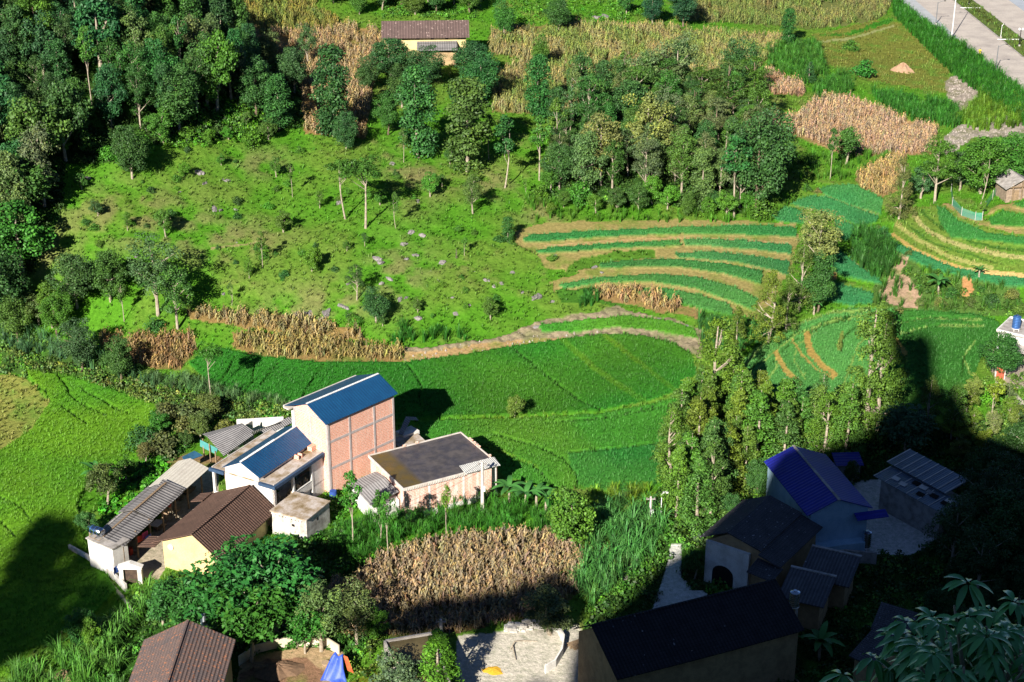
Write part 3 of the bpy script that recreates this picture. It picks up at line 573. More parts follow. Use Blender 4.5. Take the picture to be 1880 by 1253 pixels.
def fill(poly, sp, kinds, hr, cols_, label, group, wid=(.85, 1.25), avoid=None, where='the wood'):
    out = []
    x, y, z, px, py = sample(poly, 3.0/sp/sp*4); acc = []
    for i in range(len(x)):
        if all((x[i]-a)**2+(y[i]-b_)**2 > sp*sp for a, b_ in acc):
            acc.append((x[i], y[i])); k = R.choice(kinds)
            if avoid and avoid(px[i], py[i]): continue
            hh_ = R.uniform(*hr); cc_ = R.choice(cols_); out.append((py[i], px[i], hh_, k, cc_, tree(k, x[i], y[i], z[i], hh_, cc_, label, group, wid=R.uniform(*wid))))
    rowlabels([(py_, px_, o_, f"{'tall' if h_ > sum(hr)/2 else 'short'} {tone(c_)} {SHN.get(k_, '')} tree") for py_, px_, h_, k_, c_, o_ in out], where)
    return len(acc)
# -------- small plants merged by the thousand
def tmpl_blades(n, h, spread, w, segs, droop, rg, upright=.6):
    V = []; Fc = []; lr = []
    for i in range(n):
        a = rg.random()*6.28; hh = h*(.65+.5*rg.random()); out = spread*(.4+.9*rg.random()); ca, sa = math.cos(a), math.sin(a); b0 = spread*.25*rg.random()
        k0 = len(V); r_ = rg.random()
        for s_ in range(segs+1):
            t_ = s_/segs; rr = b0+out*t_**1.6; zz = hh*(math.sin(t_*math.pi*.5*(1+droop))/math.sin(min(1, 1)*math.pi*.5) if droop else t_); ww = w*(1-t_*.85)
            V += [(ca*rr-sa*ww, sa*rr+ca*ww, zz), (ca*rr+sa*ww, sa*rr-ca*ww, zz)]; lr += [min(.9, r_*.5+.45*t_)]*2
        for s_ in range(segs):
            q = k0+2*s_; Fc.append((q, q+1, q+3, q+2))
    return np.array(V), np.array(Fc), np.array(lr)
def tmpl_maize(rg):
    V = []; Fc = []; lr = []
    h = 1.9
    def quad(a, b_, c_, d_, l):
        k = len(V); V.extend([a, b_, c_, d_]); Fc.append((k, k+1, k+2, k+3)); lr.extend([l]*4)
    quad((-.03,0,0), (.03,0,0), (.015,0,h), (-.015,0,h), .3); quad((0,-.03,0), (0,.03,0), (0,.015,h), (0,-.015,h), .3)
    for i in range(9):
        a = i*2.4+rg.random(); z0 = .35+1.25*i/9; L_ = .45+.3*rg.random(); ca, sa = math.cos(a), math.sin(a); w = .10; l = rg.random()*.8
        P = [(0, z0), (L_*.45, z0+.25), (L_*.85, z0+.02), (L_, z0-.35)]
        for k in range(3):
            (r0, za), (r1, zb) = P[k], P[k+1]; w0 = w*(1-.2*k); w1 = w*(.9-.3*k)
            quad((ca*r0-sa*w0, sa*r0+ca*w0, za), (ca*r0+sa*w0, sa*r0-ca*w0, za), (ca*r1+sa*w1, sa*r1-ca*w1, zb), (ca*r1-sa*w1, sa*r1+ca*w1, zb), l)
    for i in range(5):
        a = rg.random()*6.28; quad((-.01,0,h-.1), (.01,0,h-.1), (math.cos(a)*.15+.02, math.sin(a)*.15, h+.22), (math.cos(a)*.15-.02, math.sin(a)*.15, h+.22), .9)
    return np.array(V, float), np.array(Fc), np.array(lr)
def tmpl_leafball(n, r, size, rg, asp=1.5, up=.6):
    d = unit(rg.normal(size=(n, 3))+np.array([0,0,up])); p = d*r*(.5+.5*rg.random((n, 1)))*np.array([1,1,.8]); p[:, 2] += r*.4
    return leafquads(p, unit(d+rg.normal(size=d.shape)*.5), np.full(n, size), asp, rg)
_rg = np.random.default_rng(5)
TM = {'rice': [tmpl_blades(9, .42, .26, .030, 1, 0, _rg) for _ in range(6)], 'grass': [tmpl_blades(8, .42, .32, .035, 2, .25, _rg) for _ in range(6)],
      'reed': [tmpl_blades(26, 1.7, 1.0, .045, 4, .35, _rg) for _ in range(5)], 'cane': [tmpl_blades(22, 2.4, 1.5, .06, 4, .45, _rg) for _ in range(4)],
      'maize': [tmpl_maize(_rg) for _ in range(10)], 'leaf': [tmpl_leafball(34, .55, .24, _rg) for _ in range(6)], 'vine': [tmpl_leafball(26, .45, .30, _rg, 1.1, 1.2) for _ in range(5)]}
def scatter(name, kind_, x, y, z, cols_, sc=(.8, 1.2), label=None, rg=NR, cv=.2):
    if len(x) == 0: return
    which = rg.integers(0, len(TM[kind_]), len(x)); VV = []; FF = []; CC = []; LL = []; off = 0
    cols_ = np.broadcast_to(np.asarray(cols_, float), (len(x), 3))
    for k, (tv, tf, tl) in enumerate(TM[kind_]):
        i = np.where(which == k)[0]; n = len(i)
        if not n: continue
        a = rg.random(n)*6.283; s_ = rg.uniform(sc[0], sc[1], n); ca, sa = np.cos(a)*s_, np.sin(a)*s_
        X = tv[None, :, 0]*ca[:, None]-tv[None, :, 1]*sa[:, None]+x[i][:, None]; Y = tv[None, :, 0]*sa[:, None]+tv[None, :, 1]*ca[:, None]+y[i][:, None]
        Z = tv[None, :, 2]*(s_*rg.uniform(.85, 1.15, n))[:, None]+z[i][:, None]
        VV.append(np.stack([X, Y, Z], -1).reshape(-1, 3)); FF.append((tf[None]+(np.arange(n)*len(tv))[:, None, None]+off).reshape(-1, tf.shape[1])); off += n*len(tv)
        c = cols_[i]*(1+cv*rg.normal(size=(n, 1)))*(1+cv*.35*rg.normal(size=(n, 3))); c = np.clip(c, .003, .8)
        CC.append(np.repeat(np.concatenate([c, np.ones((n, 1))], 1), len(tv), 0)); LL.append(np.tile(tl, n))
    o = mesh(name, np.vstack(VV), np.vstack(FF), M_RICE if kind_ in ('rice', 'grass') else M_BLADE, attrs={'Col': ('FLOAT_COLOR', np.vstack(CC)), 'lr': ('FLOAT', np.concatenate(LL))})
    return tag(o, label, None, None, 'stuff')
def zone(name, kind_, poly, dens, c, sc=(.8, 1.2), label=None, cv=.2, thin=None, only=None, vary=None, edge=0):
    x, y, z, px, py = sample(poly, dens); P, gc, k = surf(px, py); m = np.ones(len(x), bool)
    if thin is not None: m &= fbm(x/thin[0]+13, y/thin[0]) > thin[1]
    if only is not None: m &= np.isin(k, only)
    x, y, z, gc = x[m], y[m], P[m, 2], gc[m]; cc = np.array(c)[None].repeat(len(x), 0) if c is not None else gc
    if vary is not None:
        w = np.clip((fbm(x/4+3, y/4)-.42)*5, 0, 1)[:, None]; cc = cc*(1-w)+np.array(vary)*w
    return scatter(name, kind_, x, y, z-.05, cc, sc, label, cv=cv)
BIG = [(-150,-60),(2030,-60),(2030,1330),(-150,1330)]
# rice blades on every plot, meadow grass elsewhere
x, y, z, px, py = sample([(-80,300),(1960,300),(1960,1300),(-80,1300)], 7.0); P, gc, k = surf(px, py)
m = (k == 1) & (P[:, 2] > z+.1)
scatter('rice_plants', 'rice', x[m], y[m], P[m, 2]-.12, gc[m]*1.08, (.75, 1.15), 'young green rice standing in the flooded plots', cv=.10)
x, y, z, px, py = sample(BIG, 2.2); P, gc, k = surf(px, py)
m = ((k == 0) | (k == 7)) & (ROADS[colat(px, py)] < -13)
keep = NR.random(len(m)) < np.where(py > 600, 1, .85); m &= keep
scatter('meadow_grass', 'grass', x[m], y[m], P[m, 2]-.05, gc[m]*1.12, (.6, 1.3), 'bright green meadow grass on the hillside and banks', cv=.14)
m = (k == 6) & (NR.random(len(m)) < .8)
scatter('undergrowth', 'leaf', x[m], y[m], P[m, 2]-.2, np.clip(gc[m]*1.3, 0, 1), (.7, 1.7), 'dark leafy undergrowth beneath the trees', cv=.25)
# maize
TAN = (.33,.245,.135); TAN2 = (.28,.23,.11); GRN = (.16,.21,.05)
mz = [([(345,575),(450,578),(560,585),(650,607),(672,626),(560,618),(440,600),(345,588)], 3.2, TAN2, None, 'maize_strip_on_upper_bank'),
 ([(430,618),(540,618),(660,636),(735,640),(740,662),(640,664),(480,655),(430,642)], 3.8, (.27,.22,.085), None, ''),
 ([(180,610),(240,620),(355,617),(358,646),(330,682),(260,674),(190,640)], 3.0, (.27,.18,.085), None, ''),
 ([(670,1052),(720,1018),(800,998),(900,988),(1000,986),(1062,994),(1075,1040),(1060,1090),(1000,1132),(900,1150),(780,1170),(640,1165),(570,1130),(600,1080)], 4.6, (.30,.225,.14), None, ''),
 ([(320,-40),(560,-40),(590,25),(640,50),(600,62),(540,62),(430,66),(330,55)], 2.2, (.22,.20,.05), GRN, ''),
 ([(420,95),(470,62),(640,50),(705,62),(715,90),(690,130),(670,255),(560,245),(550,150),(520,105),(430,118)], 2.6, TAN, None, ''),
 ([(900,62),(1000,45),(1240,52),(1440,72),(1405,112),(1330,190),(1200,180),(1100,190),(1000,215),(905,205),(905,140),(960,110),(900,100)], 2.6, (.28,.25,.11), (.17,.23,.06), ''),
 ([(1405,130),(1475,158),(1475,178),(1420,175),(1400,150)], 3, (.38,.26,.17), None, ''),
 ([(1410,215),(1445,222),(1480,205),(1500,180),(1560,185),(1720,240),(1715,282),(1560,287),(1470,252),(1410,240)], 3, (.36,.255,.17), None, ''),
 ([(1570,327),(1640,290),(1662,290),(1645,352),(1620,364),(1580,345)], 3, (.34,.25,.115), None, ''),
 ([(1290,-40),(1640,-40),(1640,0),(1620,35),(1500,55),(1320,42),(1240,36)], 2.4, (.19,.19,.07), (.14,.20,.05), ''),
 ([(1095,532),(1160,532),(1230,554),(1290,572),(1280,584),(1200,572),(1130,555),(1092,547)], 3.2, (.34,.24,.115), None, '')]
mzl = ['dry maize strip above the long earth bank, upper of two', 'dry maize strip above the long paddy, lower of two', 'brown maize patch behind the hedge on the left', 'large field of dry tan maize near the brick buildings',
 'green and brown maize field at the top left', 'pale tan maize among the trees left of the long farmhouse', 'mixed green and tan maize across the upper middle', 'small pinkish tan maize patch beside the pines',
 'wide pinkish tan maize field below the mown slope', 'small triangle of dry maize above the right paddies', 'green maize field along the top right edge', 'narrow row of dry maize under the striped terraces']
for (poly, d, c, vy, _), lb in zip(mz, mzl): zone('maize', 'maize', poly, d, c, (.62, .92), lb, cv=.2, thin=(3.5, .33), vary=vy)
# tall grass, canes and creepers
CG = (.075,.20,.022); DGc = (.028,.13,.020)
tg = [('reed', [(1640,0),(1680,30),(1760,90),(1830,140),(1890,190),(1890,240),(1830,200),(1745,135),(1690,80),(1640,30)], 1.6, (.030,.14,.014), (.9,1.5), 'dense dark green tall grass along the road edge'),
 ('reed', [(1800,150),(1890,180),(1890,235),(1800,245),(1750,225),(1790,190)], 1.2, (.10,.21,.018), (.7,1.1), 'yellow green tall grass below the road'),
 ('reed', [(620,975),(700,945),(900,915),(1010,925),(1080,955),(1062,988),(1000,978),(900,980),(800,990),(715,1012),(660,1040),(590,1000)], 1.1, (.040,.17,.018), (.7,1.1), 'tall green grass behind the brick shed above the maize'),
 ('cane', [(1075,985),(1120,930),(1190,940),(1230,960),(1200,1040),(1130,1085),(1080,1130),(1060,1080)], .9, (.060,.20,.045), (.6,1.1), 'tall blue green cane grass right of the maize field'),
 ('reed', [(1085,905),(1200,900),(1215,925),(1130,940),(1080,930)], 1.0, (.13,.24,.02), (.5,.9), 'yellow green reeds edging the lower paddy'),
 ('reed', [(715,605),(850,605),(860,628),(720,632)], 1.2, (.035,.16,.018), (.6,1.0), 'dark green tall grass above the earth bank'),
 ('reed', [(1055,545),(1090,540),(1100,560),(1060,572)], 1.2, (.03,.13,.02), (.6,1.0), 'clump of dark grass by the terrace foot'),
 ('reed', [(1570,430),(1620,430),(1645,470),(1635,510),(1600,515),(1560,475)], 1.6, (.035,.13,.022), (.9,1.4), 'domed thicket of dark tall grass between the paddies'),
 ('reed', [(1275,590),(1360,600),(1430,590),(1420,625),(1370,650),(1290,640)], 1.1, (.04,.15,.03), (.8,1.2), 'tall grass at the foot of the yellow firs'),
 ('cane', [(290,690),(400,720),(470,735),(530,745),(520,758),(420,740),(280,712)], 1.3, (.08,.17,.06), (.5,.8), 'pale cane grass along the hedge below the crooked tree'),
 ('cane', [(0,600),(130,640),(240,680),(290,700),(280,715),(120,665),(0,640)], .8, (.06,.15,.06), (.6,1.0), 'pale cane grass on the left field margin'),
 ('cane', [(210,1180),(270,1130),(300,1110),(280,1090),(250,1120),(180,1170),(60,1230),(0,1253),(0,1290),(230,1290)], .8, (.07,.20,.03), (.6,1.1), 'rank green grass at the bottom left'),
 ('reed', [(1490,160),(1540,140),(1570,150),(1560,180),(1500,190)], 1.2, (.045,.16,.02), (.7,1.1), ''),
 ('reed', [(1600,170),(1700,190),(1765,200),(1760,235),(1700,235),(1620,205)], 1.2, (.035,.15,.018), (.8,1.2), 'dark tall grass under the mown slope'),
 ('reed', [(1400,90),(1500,75),(1520,140),(1470,160),(1410,130)], .9, (.05,.17,.022), (.7,1.1), 'green tall grass left of the mown slope'),
 ('reed', [(1430,290),(1560,280),(1640,285),(1560,330),(1440,340)], .6, (.07,.20,.02), (.6,.9), 'long grass above the right paddies'),
 ('reed', [(1640,470),(1700,500),(1870,530),(1880,575),(1700,572),(1600,560)], .5, (.05,.15,.02), (.5,.9), 'rough green growth above the far right paddy'),
 ('reed', [(960,360),(1100,380),(1290,395),(1410,395),(1420,410),(1100,408),(980,405)], .6, (.07,.2,.018), (.5,.9), 'long grass at the foot of the wood'),
 ('reed', [(1500,335),(1415,390),(1400,410),(1450,380)], .6, (.07,.2,.018), (.5,.8), '')]
for kd, poly, d, c, sc, lb in tg: zone('tall_grass', kd, poly, d, c, sc, lb or 'patch of green tall grass on the far slope', cv=.2)
un = [([(340,210),(420,180),(480,200),(500,240),(470,260),(360,275),(290,275)], 1.6, (.065,.20,.014), 'bright green creepers at the foot of the wood'),
 ([(0,640),(100,665),(200,690),(300,710),(420,745),(535,757),(540,775),(430,775),(300,755),(200,715),(140,690),(0,665)], 2.4, (.10,.155,.035), 'leafy hedge row along the upper edge of the left field'),
 ([(290,748),(420,772),(440,800),(370,805),(300,860),(230,900),(190,890),(250,835)], 1.2, (.030,.10,.018), 'dark bushes between the left field and the yard'),
 ([(230,870),(300,830),(310,870),(230,940),(200,960),(175,940)], 2.2, (.045,.21,.014), 'bright green vegetable plants beside the long shed'),
 ([(500,935),(600,1000),(720,1010),(660,1060),(560,1060),(480,1010)], 1.4, (.05,.17,.016), 'weeds below the white outbuilding'),
 ([(605,870),(650,890),(660,930),(625,960),(600,940)], 2, (.06,.20,.02), 'leafy weeds between the two brick buildings'),
 ([(1080,1140),(1130,1100),(1210,1040),(1240,970),(1220,950),(1180,1030),(1100,1100),(1060,1130)], 1.6, (.05,.16,.018), 'leafy weeds beside the village lane'),
 ([(700,0),(880,0),(870,36),(700,36)], 1.4, (.055,.17,.02), 'green scrub behind the long farmhouse'),
 ([(930,0),(1100,0),(1250,20),(1100,45),(930,50)], .9, (.06,.18,.018), 'scrub above the upper middle maize'),
 ([(1660,505),(1740,500),(1780,540),(1880,545),(1880,580),(1720,572),(1700,545)], 1.2, (.055,.13,.02), 'brushy scrub above the far right paddy'),
 ([(635,1190),(700,1165),(715,1253),(690,1300),(640,1300)], 1.0, (.10,.17,.03), 'scrubby weeds around the green pond'),
 ([(1790,700),(1880,690),(1960,800),(1750,830),(1740,740)], 1.2, (.09,.17,.03), 'pale scrub below the white house')]
for poly, d, c, lb in un: zone('scrub', 'vine' if 'veget' in lb else 'leaf', poly, d, c, (.7, 1.4), lb, cv=.25)
# ================================================================ BUILDINGS
BLUE = streaked('blue_sheet_metal', (.010,.075,.19), 'X', .36, (.008,.055,.15), (.006,.04,.11), .42, .4, .02)
BLUEY = streaked('blue_sheet_metal_across', (.020,.028,.34), 'Y', .5, (.016,.02,.26), (.012,.015,.18), .5, .3, .03)
BRICK = brickm('red_brick', (.80,.36,.25), (.70,.27,.18), (.75,.64,.56), wash=(.80,.62,.54), wl=.64); BRICK2 = brickm('pink_brick_washed', (.74,.33,.24), (.64,.26,.18), (.70,.62,.56), wash=(.78,.74,.71), wl=.56)
BRICKP = brickm('whitewashed_brick', (.66,.52,.46), (.60,.44,.38), (.66,.60,.56), wash=(.74,.72,.71), wl=.45)
CONC = plain('grey_concrete', (.42,.39,.38), (.30,.28,.27), 1.2, c3=(.20,.18,.16)); CONCL = plain('pale_concrete', (.60,.56,.53), (.48,.43,.40), 1.4)
BEAM = plain('cement_beam', (.46,.41,.41), (.36,.32,.32), 2); WHITE = plain('white_plaster', (.74,.73,.72), (.58,.56,.54), .9); YEL = plain('yellow_plaster', (.68,.55,.28), (.58,.46,.23), .8)
STAINW = plain('stained_white_render', (.70,.68,.65), (.46,.43,.40), .9, c3=(.22,.20,.18)); TRIM = plain('blue_grey_trim', (.045,.085,.16), (.03,.06,.12), 3, .6)
TILE = streaked('brown_clay_tile', (.165,.10,.078), 'X', .34, (.12,.075,.06), (.07,.043,.035), .9, .15, .05, speck=((.34,.28,.24), 7.5, .95), row=('Y', .30), soft=1)
TILEB = streaked('old_mixed_tile', (.20,.135,.12), 'Y', .30, (.13,.11,.115), (.05,.04,.04), .9, .15, .05, speck=((.34,.15,.09), 6.5, .80), row=('X', .30), soft=1)
TILED = streaked('dark_slate_tile', (.095,.092,.105), 'X', .30, (.06,.06,.072), (.025,.025,.03), .85, .2, .05, speck=((.30,.30,.33), 8.0, .90), row=('Y', .30), soft=1)
TILEG = streaked('purple_grey_tile', (.145,.10,.095), 'X', .5, (.105,.075,.07), (.055,.038,.04), .9, .15, .07, speck=((.34,.26,.24), 6.0, .88), soft=1)
SHEET = streaked('grey_corrugated_sheet', (.33,.32,.33), 'X', .30, (.25,.24,.25), (.13,.125,.13), .75, .3, .05)
SHEETL = streaked('pale_corrugated_sheet', (.62,.59,.53), 'Y', .42, (.54,.50,.45), (.42,.39,.34), .75, .3, .03)
SHEETD = streaked('weathered_fibre_sheet', (.255,.245,.25), 'X', .42, (.19,.18,.185), (.10,.095,.10), .85, .2, .05, row=('Y', 1.7))
GLASSR = streaked('clear_plastic_sheet', (.13,.17,.23), 'X', .28, (.08,.11,.16), (.10,.13,.17), .3, .5, .02)
WETROOF, _t, _b = mat('wet_roof_slab'); _co = objco(_t); _f = noise(_t, _co, .45, 5, .6); _x = N(_t, 'ShaderNodeSeparateXYZ'); _t.links.new(_co, _x.inputs[0])
_m = ramp(_t, noise(_t, _co, 1.1, 3), [(.4, (.085,.075,.078)), (.6, (.055,.050,.056))]); _m2 = ramp(_t, noise(_t, _co, .8, 2), [(.4, (.105,.072,.018)), (.6, (.085,.065,.030))])
_mr = N(_t, 'ShaderNodeMapRange'); _mr.inputs['From Min'].default_value = 1.9; _mr.inputs['From Max'].default_value = 2.6; _t.links.new(_x.outputs[0], _mr.inputs[0])
_t.links.new(mixc(_t, _mr.outputs[0], _m2, _m), _b.inputs['Base Color']); _b.inputs['Roughness'].default_value = .28; _b.inputs['Specular IOR Level'].default_value = .5
_fr = noise(_t, _co, .6, 5); _mp = N(_t, 'ShaderNodeMapRange'); _mp.inputs['To Min'].default_value = .1; _mp.inputs['To Max'].default_value = .8; _mp.inputs['From Min'].default_value = .35; _mp.inputs['From Max'].default_value = .65
_t.links.new(_fr, _mp.inputs[0]); _t.links.new(_mp.outputs[0], _b.inputs['Roughness'])
SLABT = plain('stained_roof_slab', (.52,.47,.45), (.34,.27,.20), .7, c3=(.17,.12,.05), bst=.3)
WOOD = plain('old_wood', (.30,.21,.13), (.18,.13,.09), 3); DARK = plain('dark_interior', (.02,.018,.016), (.012,.01,.01)); STEEL, _t, _b = mat('polished_steel')
_b.inputs['Base Color'].default_value = (.55,.60,.68,1); _b.inputs['Metallic'].default_value = 1; _b.inputs['Roughness'].default_value = .22
STEELB = plain('blue_tank_steel', (.06,.16,.42), (.04,.11,.32), 2, .35, .4); TURQ = plain('turquoise_sheet', (.10,.36,.36), (.07,.28,.28), 1); PIPE = plain('white_pipe', (.75,.76,.78), (.6,.6,.62), 2, .5)
EARTHW = plain('rammed_earth_wall', (.42,.30,.17), (.30,.21,.12), 1.2); PBLUE = plain('pale_blue_wash', (.36,.54,.68), (.28,.45,.60), 1); REDP = plain('red_paint', (.50,.12,.07), (.38,.08,.05), 2); DKGLS = plain('dark_window', (.03,.04,.05), (.02,.025,.03), 3, .2, 0, .5)
def frame(name, label, cat, A, B, D, z, zg=None, group=None):
    a, b_, d = U(*A, z), U(*B, z), U(*D, z); u = (b_-a)[:2]; L = float(np.linalg.norm(u)); u /= L; v = np.array([-u[1], u[0]]); Wd = float((d-a)[:2]@v)
    zg = float(gz(a[0], a[1])) if zg is None else zg
    return empty(name, (a[0], a[1], zg), math.atan2(u[1], u[0]), label, cat, group), L, Wd, z-zg
def gwall(mb, x0, x1, y0, y1, zb, ze, rise, ax='x', ridge=.5):
    """solid walls with gable ends"""
    if ax == 'x':
        ym = y0+(y1-y0)*ridge; P = [(y0, zb), (y1, zb), (y1, ze), (ym, ze+rise), (y0, ze)]
        mb.add([(x0, p, q) for p, q in P]+[(x1, p, q) for p, q in P], [(4,3,2,1,0), (5,6,7,8,9)]+[(i, (i+1) % 5, 5+(i+1) % 5, 5+i) for i in range(5)])
    else:
        xm = x0+(x1-x0)*ridge; P = [(x0, zb), (x1, zb), (x1, ze), (xm, ze+rise), (x0, ze)]
        mb.add([(p, y0, q) for p, q in P]+[(p, y1, q) for p, q in P], [(0,1,2,3,4), (9,8,7,6,5)]+[(i, 5+i, 5+(i+1) % 5, (i+1) % 5) for i in range(5)])
    return mb
def groof(mb, x0, x1, y0, y1, ze, rise, ov, th=.10, ax='x', ridge=.5, sides='ab', ovg=.25, lift=.03, nseg=1, sag=0):
    if ax == 'x': ym = y0+(y1-y0)*ridge; hA, hB = ym-y0, y1-ym
    else: ym = x0+(x1-x0)*ridge; hA, hB = ym-x0, x1-ym
    zr = ze+rise+lift; zA = zr-rise*(hA+ov)/hA; zB = zr-rise*(hB+ov)/hB
    def P(s_, w_, z_): return (s_, w_, z_) if ax == 'x' else (w_, s_, z_)
    a0, a1 = (x0-ovg, x1+ovg) if ax == 'x' else (y0-ovg, y1+ovg); e0, e1 = ((y0, y1) if ax == 'x' else (x0, x1))
    for sd, e, zz in (('a', e0-ov, zA), ('b', e1+ov, zB)):
        if sd not in sides: continue
        for k in range(nseg):
            s0 = a0+(a1-a0)*k/nseg; s1 = a0+(a1-a0)*(k+1)/nseg
            d0 = -sag*math.sin(math.pi*k/nseg); d1 = -sag*math.sin(math.pi*(k+1)/nseg)
            q = [P(s0, e, zz+d0), P(s1, e, zz+d1), P(s1, ym, zr+d1), P(s0, ym, zr+d0)]
            mb.slab([(p[0], p[1], p[2]+th) for p in q], th)
    return mb
# ---- three-storey brick house with the blue roof
def tall_house():
    r, L, Wd, h = frame('brick_house', 'tall narrow three-storey unplastered brick house with a steep blue sheet roof', 'house', (600,775), (722,722), (538,748), 9.2, 0)
    ri = 1.35; gwall(MB(), 0, L, 0, Wd, -.4, h, ri, ridge=.5).build('wall', BRICK, r)
    b = MB(); e = .035
    for z in (2.35, 5.3, 7.0):   pass
    for z in ( h-2.75, h-6.0):
        b.box(-e, -e, z, L+e, e*.9, z+.30); b.box(-e-.002, e*.9, z+.002, .02, Wd+e, z+.30)
    for x in (0, L*.31, L*.68, L-.24): b.box(x, -e-.02, -.4, x+.26, -.001, h-.02)
    for y in (0, Wd*.47, Wd-.24): b.box(-e-.022, y+.003, -.4, -.001, y+.24, h-.05)
    b.box(-e-.01, .3, h-.12, -.002, Wd-.2, h+.12)
    b.build('concrete_frame', BEAM, r)
    q = MB(); q.slab([(-.42,-.32,h-.08),(L+.42,-.32,h-.08),(L+.42,Wd/2,h+ri+.1),(-.42,Wd/2,h+ri+.1)], .07); q.slab([(-.42,Wd/2,h+ri+.1),(L+.42,Wd/2,h+ri+.1),(L+.42,6.55,h+.02),(-.42,6.55,h+.02)], .07); q.build('roof', BLUE, r)
    c = MB(); n = 46
    for k in range(n): x = -.42+(L+.84)*k/n; c.box(x, Wd/2-.13, h+ri+.085, x+(L+.84)/n*.62, Wd/2+.13, h+ri+.15)
    c.box(-.42, Wd/2-.06, h+ri+.06, L+.42, Wd/2+.06, h+ri+.12); c.build('ridge_cap', PIPE, r)
    g = MB(); g.box(-.5, 5.9, h-.35, L+.4, 6.75, h-.2); g.box(-.5, 6.58, h-.2, L+.4, 6.75, h+.02); g.build('gutter', CONCL, r)
    g = MB(); g.box(-.05, Wd+.003, -.4, L, Wd+.4, h-.55); g.build('back_wall', WHITE, r)
    g = MB(); g.box(.3, Wd+.4, 4.2, 2.6, Wd+2.2, 4.35); g.build('balcony', CONCL, r)
    g = MB()
    for k in range(9): g.box(.3+.27*k, Wd+2.1, 4.35, .38+.27*k, Wd+2.18, 5.2)
    for k in range(6): g.box(.3, Wd+.45+.28*k, 4.35, .38, Wd+.53+.28*k, 5.2)
    g.box(.28, Wd+2.08, 5.2, 2.6, Wd+2.2, 5.3); g.box(.27, Wd+.42, 5.2, .4, Wd+2.08, 5.3); g.build('railing', PIPE, r)
tall_house()
# ---- lower house: slab roof with the second blue gable on it
def low_house():
    r, L, Wd, h = frame('terrace_house', 'low pale house with a flat stained slab roof carrying a long blue gabled roof', 'house', (503,892), (608,820), (382,861), 5.2, 0)
    Wd = 8.4
    s = MB(); s.box(.0, .0, h-.22, L, Wd, h-.02); s.build('roof_slab', SLABT, r)
    t = MB(); t.box(-.12, -.30, h-.36, L+.3, -.003, h-.0); t.box(-.30, -.30, h-.355, -.003, 1.9, h+.003); t.box(-.30, 6.6, h-.355, -.003, Wd+.2, h+.003); t.build('roof_edge', TRIM, r)
    k = MB(); k.box(-.01, .02, h-.02, L, .12, h+.08); k.box(-.005, Wd-.12, h-.02, L, Wd-.02, h+.12); k.build('parapet', CONCL, r)
    w = MB(); w.box(.02, 1.9, -.4, .25, 6.6, h-.03); w.box(.02, .02, -.4, .25, 1.9, h-.36); w.build('front_wall', BRICKP, r)
    w = MB(); w.box(6.9, .05, -.3, L, .3, h-.36); w.box(.3, .35, -.3, 6.8, .5, 2.0); w.box(6.6, 2.6, -.3, 6.8, Wd-.2, h-.25); w.box(L-.2, .3, -.3, L, Wd-.2, h-.25); w.build('side_wall', WHITE, r)
    c = MB()
    for x, y in ((.02,.02), (3.3,.02), (6.65,.02), (L-.25,.02), (.0,Wd-.3)): c.box(x, y, -.4, x+.28, y+.28, h-.225)
    c.build('column', WHITE, r)
    f = MB(); f.box(.05, .05, 1.7, L, 2.6, 1.85); f.box(.05, 6.65, 1.4, 3, Wd-.1, 1.5); f.build('veranda_floor', CONCL, r)
    p = MB()
    for k_ in range(22): x = 3.7+k_*.135; p.box(x, .05, 1.85, x+.06, .13, 2.6)
    p.box(3.6, .03, 2.6, 6.6, .16, 2.7); p.box(.35, .03, 2.55, 3.3, .16, 2.66); p.box(.35, .06, 1.85, 3.3, .12, 2.5); 
    p.build('balustrade', WHITE, r); p = MB(); p.box(.03, 6.7, 1.5, .14, Wd-.3, 2.3); p.build('low_wall', WHITE, r)
    s = MB(); rg = random.Random(3)
    for k_ in range(26): x = .7+rg.random()*5.6; y = .35+rg.random()*.6; z = 1.86; q = .2+rg.random()*.35; s.tube([(x, y, z), (x+rg.uniform(-.2,.2), y, z+q*1.6), (x+rg.uniform(-.2,.2), y+.1, z+q*2.4)], [q*.35, q*.6, q*.2], 6)
    for k_ in range(14): x = .35+rg.random()*1.6; y = 6.8+rg.random()*1.1; s.tube([(x, y, 1.5), (x+rg.uniform(-.8,.8), y+rg.uniform(-.5,.5), 1.6+rg.random()*1.3)], .035, 4)
    s.build('stored_bundle', plain('dry_bundle', (.45,.34,.20), (.28,.2,.12), 4), r)
    gx, ge = 10.7, .55
    gwall(MB(), .0, gx-1.2, 2.05, 6.5, h-.02, h+ge, 1.1).build('gable_wall', BRICKP, r)
    groof(MB(), 0, gx-.1, 2.05, 6.5, h+ge, 1.1, .30, .06, ovg=.12).build('roof', BLUE, r)
    c = MB(); c.box(-.1, 4.17, h+ge+1.16, gx, 4.37, h+ge+1.22)
    for k_ in range(30): c.box(.0+k_*.2, 4.12, h+ge+1.22, .1+k_*.2, 4.42, h+ge+1.26)
    c.build('ridge_cap', PIPE, r)
    b = MB(); b.box(8.3, 1.1, h, 9.2, 1.7, h+.5); b.box(6.0, 1.2, h, 6.1, 1.9, h+.5); b.box(6.6, 1.2, h, 6.7, 1.9, h+.45); b.build('chimney', BRICK, r)
low_house()
